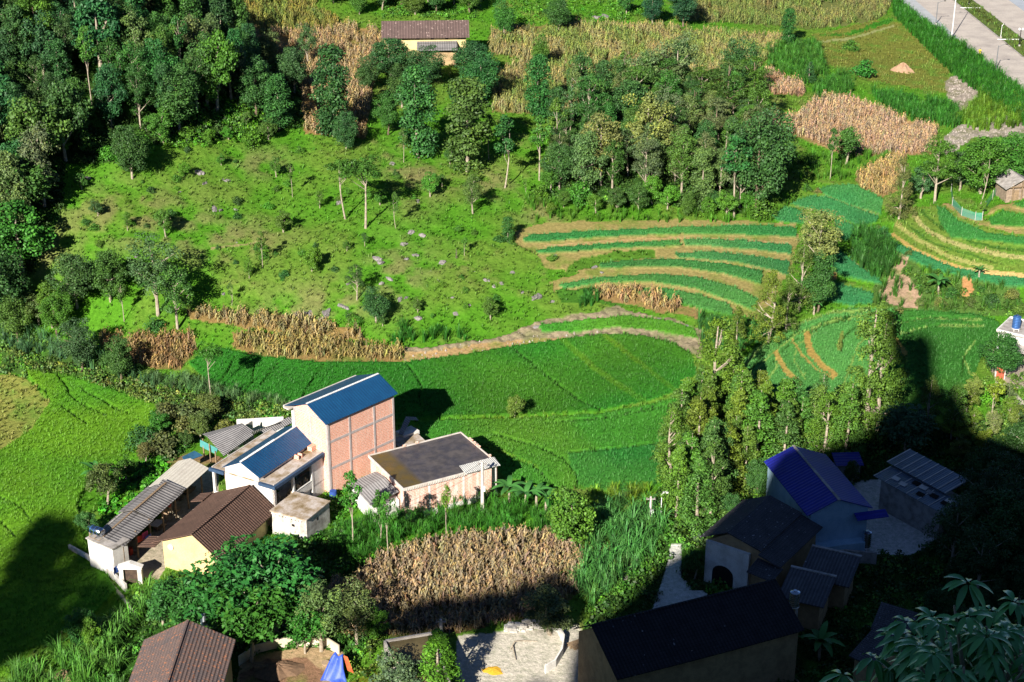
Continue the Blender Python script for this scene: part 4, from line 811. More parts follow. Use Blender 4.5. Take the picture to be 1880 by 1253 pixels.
# ---- flat-roofed brick building and its lean-to
def flat_house():
    r, L, Wd, h = frame('flat_roof_building', 'single-storey brick building with a wet flat roof slab and whitewashed plinth', 'building', (742,897), (912,852), (666,843), 3.7, -.3)
    Wd = 8.6
    MB().box(0, 0, .6, L, Wd, h-.2).build('wall', BRICK2, r)
    p = MB(); p.box(-.06, -.06, -.8, L+.06, Wd+.06, .6)
    for x in (2.9, 7.1, L-.3): p.box(x, -.04, .6, x+.22, -.001, h-.2)
    p.box(-.003, -.003, h-.199, L, .05, h-.05); p.build('plinth', WHITE, r)
    MB().box(-.1, -.1, h-.2, L+.1, Wd+.1, h-.02).build('roof_slab', WETROOF, r)
    k = MB(); k.box(-.18, -.18, h-.25, L+.16, -.08, h+.10); k.box(-.18, Wd+.08, h-.25, L+.16, Wd+.2, h+.10); k.box(L+.06, -.08, h-.25, L+.16, Wd+.08, h+.12); k.box(-.18, -.08, h-.25, -.08, Wd+.08, h+.09); k.build('parapet', CONCL, r)
    d = MB()
    for i in range(36): d.box(.2+i*.2, -.24, h-.32, .28+i*.2, -.181, h+.02)
    d.build('dentil', CONCL, r)
    s = MB()
    for i in range(5): x = 7.2+i*.85; s.slab([(x, -.5, h+.12), (x+.95, -.55, h+.14-.02*i), (x+1.05, 1.1, h+.30), (x+.1, 1.15, h+.32)], .05)
    s.build('roof_sheet', streaked('white_corrugated', (.66,.66,.64), 'X', .22, (.55,.55,.54), (.3,.3,.3), .6, .3, .04), r)
    b = MB(); rg = random.Random(5)
    for i in range(9): x, y = rg.choice([(L+.0, rg.uniform(1, 7)), (rg.uniform(4, 6), Wd)]); b.box(x, y, h+.1, x+.3, y+.25, h+.24)
    b.build('loose_brick', BRICK, r)
    r2 = empty('lean_to_shed', r.location, r.rotation_euler.z, 'white lean-to with a grey corrugated roof on the left end of the wet-roofed building', 'shed')
    w = MB(); w.box(-3.4, 1.4, -1.0, -.19, 6.3, 2.35); w.build('wall', WHITE, r2)
    q = MB(); q.slab([(-3.6, .9, 2.45), (-.25, .9, 3.25), (-.25, 4.3, 3.35), (-3.6, 4.3, 2.6)], .06); q.slab([(-3.7, 4.25, 2.62), (-.25, 4.25, 3.38), (-.25, 6.8, 2.95), (-3.7, 6.8, 2.35)], .06); q.build('roof', SHEET, r2)
    MB().box(-3.3, .95, -1.0, -.195, 1.39, 2.2).build('front_wall', WHITE, r2)
flat_house()
# ---- yellow farmhouse
def farm():
    r, L, Wd, h = frame('farmhouse', 'yellow plastered farmhouse with a brown clay tile roof sagging slightly', 'house', (405,1020), (505,932), (283,990), 3.0, -.6)
    w = MB(); gwall(w, .5, L-.4, .8, 7.3, -.8, h-.22, 1.75, ridge=.36); w.build('wall', YEL, r)
    ro = MB(); groof(ro, .5, L-.4, .8, 7.3, h, 1.75, .8, .10, ovg=.75, ridge=.36, nseg=6, sag=.12); ro.build('roof', TILE, r)
    c = MB(); c.box(-.25, 3.02, h+1.86, L+.3, 3.26, h+1.93); c.build('ridge_tile', TILE, r)
    e = MB(); e.slab([(-.9, 7.3, h-.2), (1.2, 7.3, h-.1), (1.2, 9.4, h-.55), (-.9, 9.4, h-.65)], .1); e.slab([(8.8, 7.9, h+.02), (10.8, 7.9, h+.05), (10.8, 9.4, h-.4), (8.8, 9.4, h-.4)], .1); e.build('eave_canopy', TILE, r)
    a = MB(); a.tube([(-.02+.5-.12, 6.3, h-.75), (.5, 6.3, h-.75)], .34, 18); a.build('round_vent', CONCL, r)
farm()
# ---- white outbuilding
def outb():
    r, L, Wd, h = frame('outbuilding', 'small square white concrete outbuilding with a stained flat roof', 'building', (562,954), (603,921), (501,934), 3.0, -.2)
    L, Wd = 4.4, 4.4
    MB().box(0, 0, -.6, L, Wd, h-.15).build('wall', STAINW, r)
    MB().box(-.12, -.12, h-.149, L+.12, Wd+.12, h).build('roof_slab', SLABT, r)
    v = MB()
    for i in range(4): v.box(-.02, .5+i*.42, h-.5, -.001, .62+i*.42, h-.4); v.box(-.02, 2.5+i*.42, h-.5, -.001, 2.62+i*.42, h-.4)
    v.box(-.02, 1.5, h-1.3, -.002, 1.85, h-1.0); v.box(1.9, -.02, h-1.1, 2.15, -.002, h-.8); v.build('vent', DARK, r)
    c = MB(); c.box(-.05, 1.9, -.6, -.001, 2.15, h-.16); c.build('pilaster', STAINW, r)
outb()
# ---- long shed, its neighbours and gate
def sheds():
    r, L, Wd, h = frame('long_shed', 'long open shed in front of the yard, roofed in grey weathered sheets', 'shed', (226,1000), (335,903), (181,972), 2.6, -1.0)
    p = MB()
    for x in (.3, 2.8, 5.4, 8.0, 10.6, 13.2, 16.2): p.box(x, .25, -.6, x+.14, .39, h-.05)
    p.build('post', WOOD, r)
    MB().box(.2, 3.7, -.6, 17.3, 3.85, h-.1).build('back_wall', STAINW, r)
    a = MB(); groof(a, .2, 5.6, .2, 3.9, h-.25, .55, .25, .06, ridge=.6, ovg=.2); a.build('lower_roof', SHEETD, r)
    a = MB(); groof(a, 5.7, 11.6, .1, 3.9, h, .6, .25, .06, ridge=.52, ovg=.1); a.slab([(10.6, -.1, h+.1), (12.3, -.1, h+.15), (12.3, 2.6, h+.85), (10.6, 2.4, h+.80)], .05); a.build('middle_roof', SHEETD, r)
    a = MB(); a.slab([(11.6, .0, h-.05), (17.6, .0, h-.05), (18.2, 2.7, h+.45), (11.6, 2.4, h+.45)], .06); a.slab([(11.6, 2.4, h+.45), (18.2, 2.7, h+.45), (17.6, 3.9, h+.2), (11.4, 3.9, h+.15)], .06); a.build('upper_roof', SHEETL, r)
    a = MB(); a.box(5.5, 1.9, h+.70, 11.8, 2.15, h+.76); a.box(.1, 2.3, h+.37, 5.6, 2.5, h+.43); a.build('ridge_tile', WOOD, r)
    g = random.Random(4); b = MB()
    for k in range(20): x = 1+g.random()*15; y = .7+g.random()*2.4; q = .2+g.random()*.4; b.box(x, y, -.3, x+q, y+q*1.5, -.1+q*1.5)
    b.build('stored_goods', WOOD, r)
    r, L, Wd, h = frame('tank_platform', 'small white block house with a flat concrete top at the yard corner', 'building', (206,1007), (222,998), (153,995), 2.6, -1.2)
    MB().box(0, 0, -.8, 2.0, 3.7, h-.12).build('wall', WHITE, r); MB().box(-.12, -.1, h-.119, 2.3, 3.85, h).build('roof_slab', CONC, r)
    tk = empty('water_tank', (r.matrix_basis @ Vector((.6, 2.9, h))), r.rotation_euler.z, 'shiny steel water tank lying on its side on a little frame', 'water tank', None)
    c = MB(); c.tube([(0, -.95, .85), (0, -.88, .85), (0, .88, .85), (0, .95, .85)], [.30, .45, .45, .30], 20); c.build('tank', STEEL, tk, smooth=True)
    c = MB()
    for y in (-.6, -.1, .45): c.tube([(0, y, .85), (0, y+.05, .85)], [.465, .465], 20)
    c.build('band', STEELB, tk)
    c = MB()
    for y in (-.75, 0, .75):
        c.tube([(-.4, y, 0), (0, y, .45)], .03, 4); c.tube([(.4, y, 0), (0, y, .45)], .03, 4)
    c.tube([(-.4, -.75, .03), (-.4, .75, .03)], .03, 4); c.tube([(.4, -.75, .03), (.4, .75, .03)], .03, 4); c.build('stand', WOOD, tk)
    p = U(243, 1078, -1.3); g = empty('gateway', p, math.radians(-2), 'white plastered gateway with a little pediment and dark opening', 'gate')
    m_ = MB(); m_.box(-1.15, -.2, -.4, -.72, .3, 2.2); m_.box(.72, -.2, -.4, 1.15, .3, 2.2); m_.build('pillar', STAINW, g)
    m_ = MB(); m_.box(-1.2, -.25, 2.2, 1.2, .35, 2.45); m_.add([(-1.3,-.3,2.45),(1.3,-.3,2.45),(0,-.3,2.95),(-1.3,.4,2.45),(1.3,.4,2.45),(0,.4,2.95)], [(0,1,2),(5,4,3),(0,3,4,1),(1,4,5,2),(2,5,3,0)]); m_.build('pediment', WHITE, g)
    MB().box(-.71, .1, -.4, .71, .16, 2.0).build('door', plain('dark_door', (.09,.06,.045), (.05,.035,.03), 2), g)
    w = MB(); P0 = [G(128, 1012), G(160, 1030), G(205, 1060), G(232, 1085)]
    for a_, b_ in zip(P0[:-1], P0[1:]):
        d = unit(b_-a_)*.0; n_ = unit(np.array([-(b_-a_)[1], (b_-a_)[0], 0]))*.12; a_ = a_-np.array([0,0,.4]); b_ = b_-np.array([0,0,.4])
        w.add([a_-n_, b_-n_, b_+n_, a_+n_, a_-n_+(0,0,1.2), b_-n_+(0,0,1.2), b_+n_+(0,0,1.2), a_+n_+(0,0,1.2)], [(0,3,2,1),(4,5,6,7),(0,1,5,4),(1,2,6,5),(2,3,7,6),(3,0,4,7)])
    tag(w.build('yard_wall', STAINW), 'low stained yard wall running up to the white gateway', 'wall')
    # corrugated shed with turquoise panel
    a0 = U(411, 837, 3); r = empty('corrugated_shed', (a0[0], a0[1], -.1), math.radians(62), 'open grey corrugated shed with a turquoise side panel', 'shed')
    rr = lambda px, py, z: tuple(r_inv(r, U(px, py, z)))
    q = MB(); q.slab([rr(411,837,2.6), rr(470,795,2.6), rr(449,780,3.3), rr(380,801,3.3)], .06); q.slab([rr(380,801,3.3), rr(449,780,3.3), rr(444,777,2.7), rr(372,797,2.7)], .06); q.build('roof', SHEET, r)
    q = MB(); q.slab([rr(463,798,2.7), rr(520,775,2.7), rr(512,776,3.2), rr(462,793,3.2)], .05); q.slab([rr(490,800,2.5), rr(548,770,2.5), rr(530,766,3.0), rr(480,790,3.0)], .05); q.build('rear_roof', SHEET, r)
    q = MB(); q.slab([rr(368,808,2.2), rr(400,824,2.2), rr(396,834,1.2), rr(368,820,1.2)], .05, (0,1,0)); q.build('side_panel', TURQ, r)
    q = MB()
    for a_ in ((372,803), (384,812), (395,826), (411,842), (446,786)):
        x, y, z = rr(*a_, 2.6); q.box(x-.06, y-.06, 0, x+.06, y+.06, 2.5)
    q.build('post', WOOD, r)
    q = MB(); x, y, z = rr(430, 792, 2.4); q.box(x-1.5, y-.05, 0, x+3.5, y+.1, 2.3); q.build('back_wall', CONC, r)
    # white wall behind
    a_, b_ = U(434, 771, 1.6), U(520, 766, 1.6); n_ = np.array([0, .15, 0]); w = MB()
    w.add([a_-(0,0,1.9), b_-(0,0,1.9), b_+n_-(0,0,1.9), a_+n_-(0,0,1.9), a_, b_, b_+n_, a_+n_], [(0,3,2,1),(4,5,6,7),(0,1,5,4),(1,2,6,5),(2,3,7,6),(3,0,4,7)])
    tag(w.build('garden_wall', WHITE), 'plain white wall behind the corrugated shed, left of the tall house', 'wall')
    # hut right of the tall house
    a0 = U(742, 830, .2); r = empty('tin_hut', (a0[0], a0[1], 0), math.radians(40), 'tiny hut with a crumpled corrugated roof in the shadow of the tall house', 'hut')
    rr = lambda px, py, z: tuple(r_inv(r, U(px, py, z)))
    q = MB(); q.slab([rr(731,798,2.1), rr(739,799,2.1), rr(754,771,2.5), rr(745,765,2.6)], .05); q.slab([rr(745,765,2.6), rr(754,771,2.5), rr(768,772,2.1), rr(764,766,2.2)], .05); q.build('roof', SHEET, r)
    x, y, _ = rr(741, 801, 1.9); x2, y2, _ = rr(762, 786, 1.9); q = MB(); q.box(min(x,x2), min(y,y2), 0, max(x,x2), max(y,y2)+.8, 1.9); q.build('wall', WHITE, r)
    a0 = U(736, 828, 1.0); r = empty('concrete_pen', (a0[0], a0[1], 0), math.radians(28), 'low concrete pen with a stained lid between tall house and wet roof', 'pen')
    MB().box(-.2, 0, -.2, 3.0, 2.2, 1.5).build('wall', STAINW, r); MB().box(-.3, -.1, 1.5, 3.1, 2.3, 1.62).build('lid', SLABT, r)
def r_inv(r, p):
    c, s_ = math.cos(r.rotation_euler.z), math.sin(r.rotation_euler.z); dx, dy, dz = p[0]-r.location[0], p[1]-r.location[1], p[2]-r.location[2]
    return np.array([c*dx+s_*dy, -s_*dx+c*dy, dz])
sheds()
# ---- house with mixed old tiles at the bottom
def bhouse():
    r, L, Wd, h = frame('tile_roof_house', 'old house seen from its gable with a mottled red and grey tile roof', 'house', (411,1253), (432,1176), (322,1253), 3.5, -2.9)
    gwall(MB(), -5.5, 6.3, .5, 7.9, -.5, h, 1.9).build('wall', EARTHW, r)
    groof(MB(), -5.5, 6.3, .5, 7.9, h, 1.9, .5, .12, ovg=.4).build('roof', TILEB, r)
    MB().box(-5.9, 4.10, h+2.02, 6.7, 4.30, h+2.10).build('ridge_tile', TILEB, r)
    p = U(377, 1146, 2.2); tank(p[0], p[1], 1.2, 'steel water tank just behind the mottled tile roof', STEEL, .9, .45)
def tank(x, y, z, label, mt, hh=1.5, rad=.6, base=1.2, group=None):
    t = empty('water_tank', (x, y, z), 0, label, 'water tank', group)
    b = MB(); n = 14; pts = []; rd = []
    for i in range(n+1):
        zz = base+hh*i/n; pts += [(0, 0, zz)]; rd += [rad*(1.0 if i % 2 else .94)]
    b.tube(pts+[(0, 0, base+hh+.12)], rd+[rad*.45], 20); b.build('tank', mt, t)
    MB().tube([(0, 0, base+hh+.12), (0, 0, base+hh+.2)], rad*.35, 14).build('lid', STEEL, t)
    c = MB()
    for k in range(4): a = k*1.57+.8; c.tube([(math.cos(a)*rad*.8, math.sin(a)*rad*.8, -.2), (math.cos(a)*rad*.8, math.sin(a)*rad*.8, base)], .05, 5)
    c.tube([(0, 0, base-.1), (0, 0, base)], rad, 12); c.build('stand', WHITE, t)
    return t
bhouse()
# ---- long farmhouse at the top
def top():
    r, L, Wd, h = frame('long_farmhouse', 'long yellow farmhouse with a purple-grey tile roof high on the slope', 'house', (701,68), (862,66), (701,60), 22.5)
    gwall(MB(), .4, L-.6, .9, 6.2, -1.5, h, 1.9).build('wall', YEL, r)
    groof(MB(), .2, L-.3, .6, 6.6, h, 1.9, .6, .12, ovg=.3).build('roof', TILEG, r)
    f = MB()
    for x in (3.5, 6.1, 8.7, 11.3): f.box(x, .86, h-.85, x+.55, .899, h-.25)
    f.build('window', DKGLS, r)
    s = MB(); s.slab([(6.2, -2.2, h-2.0), (13.4, -2.2, h-2.0), (13.4, .85, h-1.1), (6.2, .85, h-1.1)], .1); s.build('lean_to_roof', SHEETD, r)
    s = MB(); s.box(6.4, -1.2, -1.5, 13.2, -1.1, h-1.95)
    s.build('lean_to_wall', EARTHW, r)
top()
# ---- hut and white house on the right
def right():
    a0 = U(1842, 368, 10.0); z0 = float(gz(a0[0], a0[1])); a0 = G(1846, 370); r = empty('stone_hut', a0, math.radians(8), 'small stone hut with a thin grey gable roof at the right edge', 'hut')
    gwall(MB(), 0, 4.5, 0, 4, -.4, 2.3, 1.2, 'y').build('wall', plain('hut_stone', (.34,.26,.20), (.2,.15,.12), 3), r); groof(MB(), 0, 4.5, 0, 4, 2.3, 1.2, .5, .1, 'y', ovg=.7).build('roof', CONC, r)
    p = MB(); p.box(.7, -.55, -.3, .85, -.4, 2.9); p.box(2.15, -.55, -.3, 2.3, -.4, 3.3); p.box(0, -.55, 2.3, 4.4, -.42, 2.42); p.build('post', WOOD, r); MB().box(1.0, -.03, 0, 2.0, -.001, 1.7).build('door', WOOD, r)
    r, L, Wd, h = frame('white_house', 'white flat-roofed house cut by the right edge, below the blue tank', 'house', (1832,608), (1880,619), (1843,594), 4, .6)
    L, Wd = 9, 5.2; MB().box(0, .3, -.6, L, Wd, h-.2).build('wall', WHITE, r); MB().box(-.2, 0, h-.2, L, Wd+.2, h).build('roof_slab', CONC, r)
    k = MB(); k.box(-.2, 0, h, L, .14, h+.22); k.box(-.2, .14, h, -.05, Wd+.2, h+.22); k.box(-.05, Wd+.06, h, L, Wd+.2, h+.22); k.build('parapet', WHITE, r)
    MB().slab([(2.2, -1.8, h-1.5), (8, -1.8, h-1.5), (8, .25, h-1.3), (2.2, .25, h-1.3)], .1).build('canopy', CONC, r)
    w = MB(); w.box(3.2, .28, .6, 3.9, .299, 1.7); w.build('window', DKGLS, r)
    p = U(1865, 602, 4.4); tank(p[0], p[1], 3.9, 'blue-topped ribbed water tank on the flat white roof', STEELB, 1.6, .55, .5)
    p = G(1835, 697); g = empty('yard_gate', p, math.radians(8), 'rust red sheet gate beside the round tree', 'gate'); MB().box(-.55, 0, 0, .55, .06, 1.7).build('panel', REDP, g); q = MB(); q.box(-.7, -.05, -.2, -.56, .12, 1.8); q.box(.56, -.05, -.2, .7, .12, 1.8); q.build('pillar', CONCL, g)
right()
# ---- the shaded village
def village():
    r, L, Wd, h = frame('blue_roof_house', 'shaded pale blue house with a wide dark blue sheet roof', 'house', (1486,947), (1604,933), (1409,842), 4, -1.6)
    L = 7.0; Wd = 12.4
    gwall(MB(), .3, L-.3, .3, Wd, -.3, h, 1.35, 'y', ridge=.45).build('wall', PBLUE, r)
    groof(MB(), .3, L-.3, .3, Wd, h, 1.35, .45, .09, 'y', ridge=.45, ovg=.15).build('roof', BLUEY, r)
    MB().box(3.05, -.1, h+1.46, 3.35, Wd+.2, h+1.52).build('ridge_cap', CONC, r)
    MB().slab([(L-1.9, -.8, h-.8), (L+1.6, -.8, h-.75), (L+1.6, .2, h-.4), (L-1.9, .2, h-.45)], .07).build('porch_roof', BLUEY, r)
    c = MB(); c.box(.5, -.9, -.3, 6.2, .28, 2.1); c.build('lower_wall', PBLUE, r)
    bk = MB(); bk.tube([(2.0, -.95, .3), (2.0, -.95, 1.5), (2.6, -.95, 1.5), (2.6, -.95, .3)], .04, 5); bk.build('rack', STEELB, r)
    r, L, Wd, h = frame('old_tile_house', 'shaded old house with a broad dark tile roof and an arched opening', 'house', (1429,1042), (1509,966), (1300,985), 3, -1.8)
    gwall(MB(), .7, 9.6, .4, 8.2, -.4, h, 1.5, ridge=.70).build('wall', EARTHW, r)
    ro = MB(); zr = h+1.65
    ro.slab([(.2,-.1,h-.1),(10,-.1,h-.1),(10,2.35,h+.55),(.2,2.35,h+.55)], .12); ro.slab([(.6,2.3,h+.78),(10,2.3,h+.78),(10,6.1,zr),(.6,6.1,zr)], .12); ro.slab([(.6,6.1,zr),(10,6.1,zr),(10,9.2,h+.1),(.6,9.2,h+.1)], .12); ro.slab([(-1.7,-.2,h-.75),(.7,-.2,h-.45),(.7,2.6,h-.15),(-1.7,2.6,h-.55)], .1)
    ro.build('roof', TILED, r)
    w = MB(); w.box(.3, 3.4, -.4, .69, 8.3, h+.1); w.build('front_wall', WHITE, r)
    n = 9; pts = [(5.0, -.3), (5.0, 1.6)]+[(6.2+1.2*math.cos(math.pi-math.pi*i/n), 1.6+1.0*math.sin(math.pi*i/n)) for i in range(n+1)]+[(7.4, -.3)]
    MB().add([(.28, a_, b_) for a_, b_ in pts]+[(.299, a_, b_) for a_, b_ in pts], [tuple(range(len(pts)-1, -1, -1))]+[(i, (i+1) % len(pts), len(pts)+(i+1) % len(pts), len(pts)+i) for i in range(len(pts))]).build('arched_opening', DARK, r)
    for A, nm, lb, L_, W_ in (((1557,1068), 0, 'shaded small shed with a ribbed tile roof beside the old tile house', 4.6, 4.9), ((1510,1105), 0, 'shaded lower shed with a ribbed tile roof behind the thin tank', 4.4, 4.4)):
        a0 = U(*A, 2.4); s = empty('tile_shed', (a0[0], a0[1], -1.8), math.radians(65.2), lb, 'shed')
        MB().box(.4, .3, -.3, L_-.4, W_-.3, 3.4).build('wall', EARTHW, s); MB().slab([(-.2,-.2,3.7),(L_,-.2,4.5),(L_,W_,4.5),(-.2,W_,3.7)], .12).build('roof', TILED2, s); MB().box(L_-.05, -.2, 4.42, L_+.25, W_, 4.6).build('ridge_tile', CONC, s)
    r, L, Wd, h = frame('long_tile_house', 'long shaded house with a black tile roof and tan gable wall', 'house', (1128,1246), (1454,1160), (1066,1180), 4, -2.6)
    gwall(MB(), .5, L+1, .4, 8.2, -.8, h-.25, 2.2, ridge=.61).build('wall', EARTHW, r); groof(MB(), .5, L+1, .4, 8.2, h, 2.2, .5, .12, ovg=.3, nseg=5, sag=.1, ridge=.61).build('roof', TILEK, r)
    MB().box(.3, 5.05, h+2.15, L+1.3, 5.28, h+2.33).build('ridge_tile', TILEK, r)
    d = MB(); d.box(8, .36, .4, 9, .399, 2.3); d.build('door', DARK, r)
    r, L, Wd, h = frame('plastic_roof_shed', 'shaded shed under a patched roof of clear ribbed sheets', 'shed', (1613,874), (1696,920), (1632,858), 3, -1.3)
    MB().box(-.1, .6, -.3, 8.6, 5.0, 2.1+1.6).build('wall', CONC, r)
    MB().slab([(-1.2,2.3,h+.6),(7.6,2.3,h+.6),(7.6,5.8,h+1.2),(-1.2,5.8,h+1.2)], .05).build('upper_roof', GLASSR, r); MB().slab([(-.6,-.2,h-.15),(9.8,-.2,h-.15),(9.8,2.6,h+.3),(-.6,2.6,h+.3)], .05).build('lower_roof', GLASSR, r)
    for k in range(9): x = -1.1+k*1.06; MB().slab([(x,2.3,h+.65),(x+.13,2.3,h+.65),(x+.13,5.8,h+1.25),(x,5.8,h+1.25)], .04).build('roof_rib', CONCL, r)
    for k in range(7): x = -.5+k*1.6; MB().slab([(x,-.2,h-.10),(x+.10,-.2,h-.10),(x+.10,2.3,h+.31),(x,2.3,h+.31)], .04).build('roof_rib', CONCL, r)
    rg = random.Random(2)
    for k in range(9): x = rg.uniform(.5, 8.5); y = rg.uniform(.1, 1.6); MB().slab([(x,y,h-.02+.17*y),(x+.9,y+.1,h-.02+.17*y),(x+.8,y+.7,h+.1+.17*y),(x-.1,y+.6,h+.1+.17*y)], .03).build('loose_sheet', rg.choice([CONCL, DARK, SHEET]), r)
    for A, B, D, lb in (((1609,1221), (1655,1172), (1578,1190), 'shaded tiny hut with a lopsided slate roof, the lower of two'), ((1664,1168), (1680,1128), (1616,1125), 'shaded tiny hut with a slate roof, the upper of two')):
        s, L, Wd, h = frame('slate_hut', lb, 'hut', A, B, D, 2.5, -1.9); MB().box(.2, .2, -.3, L-.2, Wd-.2, h-.1).build('wall', EARTHW, s); MB().slab([(-.3,-.3,h-.2),(L+.2,-.3,h+.1),(L+.2,Wd+.2,h+.4),(-.3,Wd+.2,h+.1)], .12).build('roof', TILED, s)
    p = U(1590, 1003, -.2); tank(p[0], p[1], -1.5, 'ribbed water tank standing on the shaded planted terrace', STEEL, 1.7, .5, 1.3)
    p = U(1458, 1112, 2.4); tank(p[0], p[1], -1.4, 'thin ribbed water tank on legs beside the long black roof', STEEL, 1.5, .5, 3.8)
    a0 = U(1560, 1010, 0); MB_ = MB().box(-2.5, -.2, -1.0, 2.8, .1, .9); o = MB_.build('retaining_wall', CONC); o.location = (a0[0], a0[1], -.9); o.rotation_euler.z = math.radians(-10); tag(o, 'shaded grey retaining wall under the tank terrace', 'wall')
    a0 = U(1560, 850, 1); r = empty('small_annex', (a0[0], a0[1], -1.3), math.radians(3), 'shaded small blue-roofed annex right of the wide blue roof', 'shed'); MB().box(-1.3, 0, -.3, 1.3, 2, 2.0).build('wall', CONC, r); MB().slab([(-1.6,-.3,2.1),(1.6,-.3,2.1),(1.6,2.2,2.5),(-1.6,2.2,2.5)], .06).build('roof', BLUEY, r)
TILED2 = streaked('ribbed_grey_tile', (.13,.13,.145), 'Y', .34, (.09,.09,.105), (.02,.02,.026), .85, .2, .08, speck=((.3,.3,.32), 7.0, .93))
TILEK = streaked('black_tile', (.040,.038,.046), 'X', .34, (.024,.024,.03), (.008,.008,.01), .9, .15, .06, speck=((.30,.30,.34), 7.0, .94), row=('Y', .33))
village()
def clutter():
    PL = []
    rg = random.Random(21)
    for i in range(16):
        p = G(1300+rg.uniform(0, 150), 1205+rg.uniform(-12, 40)); o = MB().box(-rg.uniform(.8, 1.8), -.09, 0, rg.uniform(.6, 1.6), .09, .07).build('plank', PIPE if i % 4 == 0 else WOOD); o.location = p+np.array([0, 0, .1+.05*(i % 5)]); o.rotation_euler = (0, rg.uniform(-.35, .1), rg.uniform(0, 3)); tag(o, 'shaded loose plank in the litter before the long black roof', 'plank', 'planks before the long black roof'); PL.append((i//5, o.location[0], o, 'shaded loose '+('white' if i % 4 == 0 else 'brown')+' plank'))
    rowlabels(PL, 'the litter heap', 6)
    for i, (px, py) in enumerate(((1165,1246),(1200,1250),(1228,1244))):
        p = G(px, py); o = MB().box(-1.0, -.5, 0, 1.0, .5, .5).box(-.85, -.4, .5, .7, .4, .62).build('sheet_stack', CONCL); o.location = p; o.rotation_euler.z = -.9+.2*i; tag(o, 'shaded pale slab stack at the bottom edge, '+['left', 'middle', 'right'][i]+' of three', 'slab stack')
clutter()
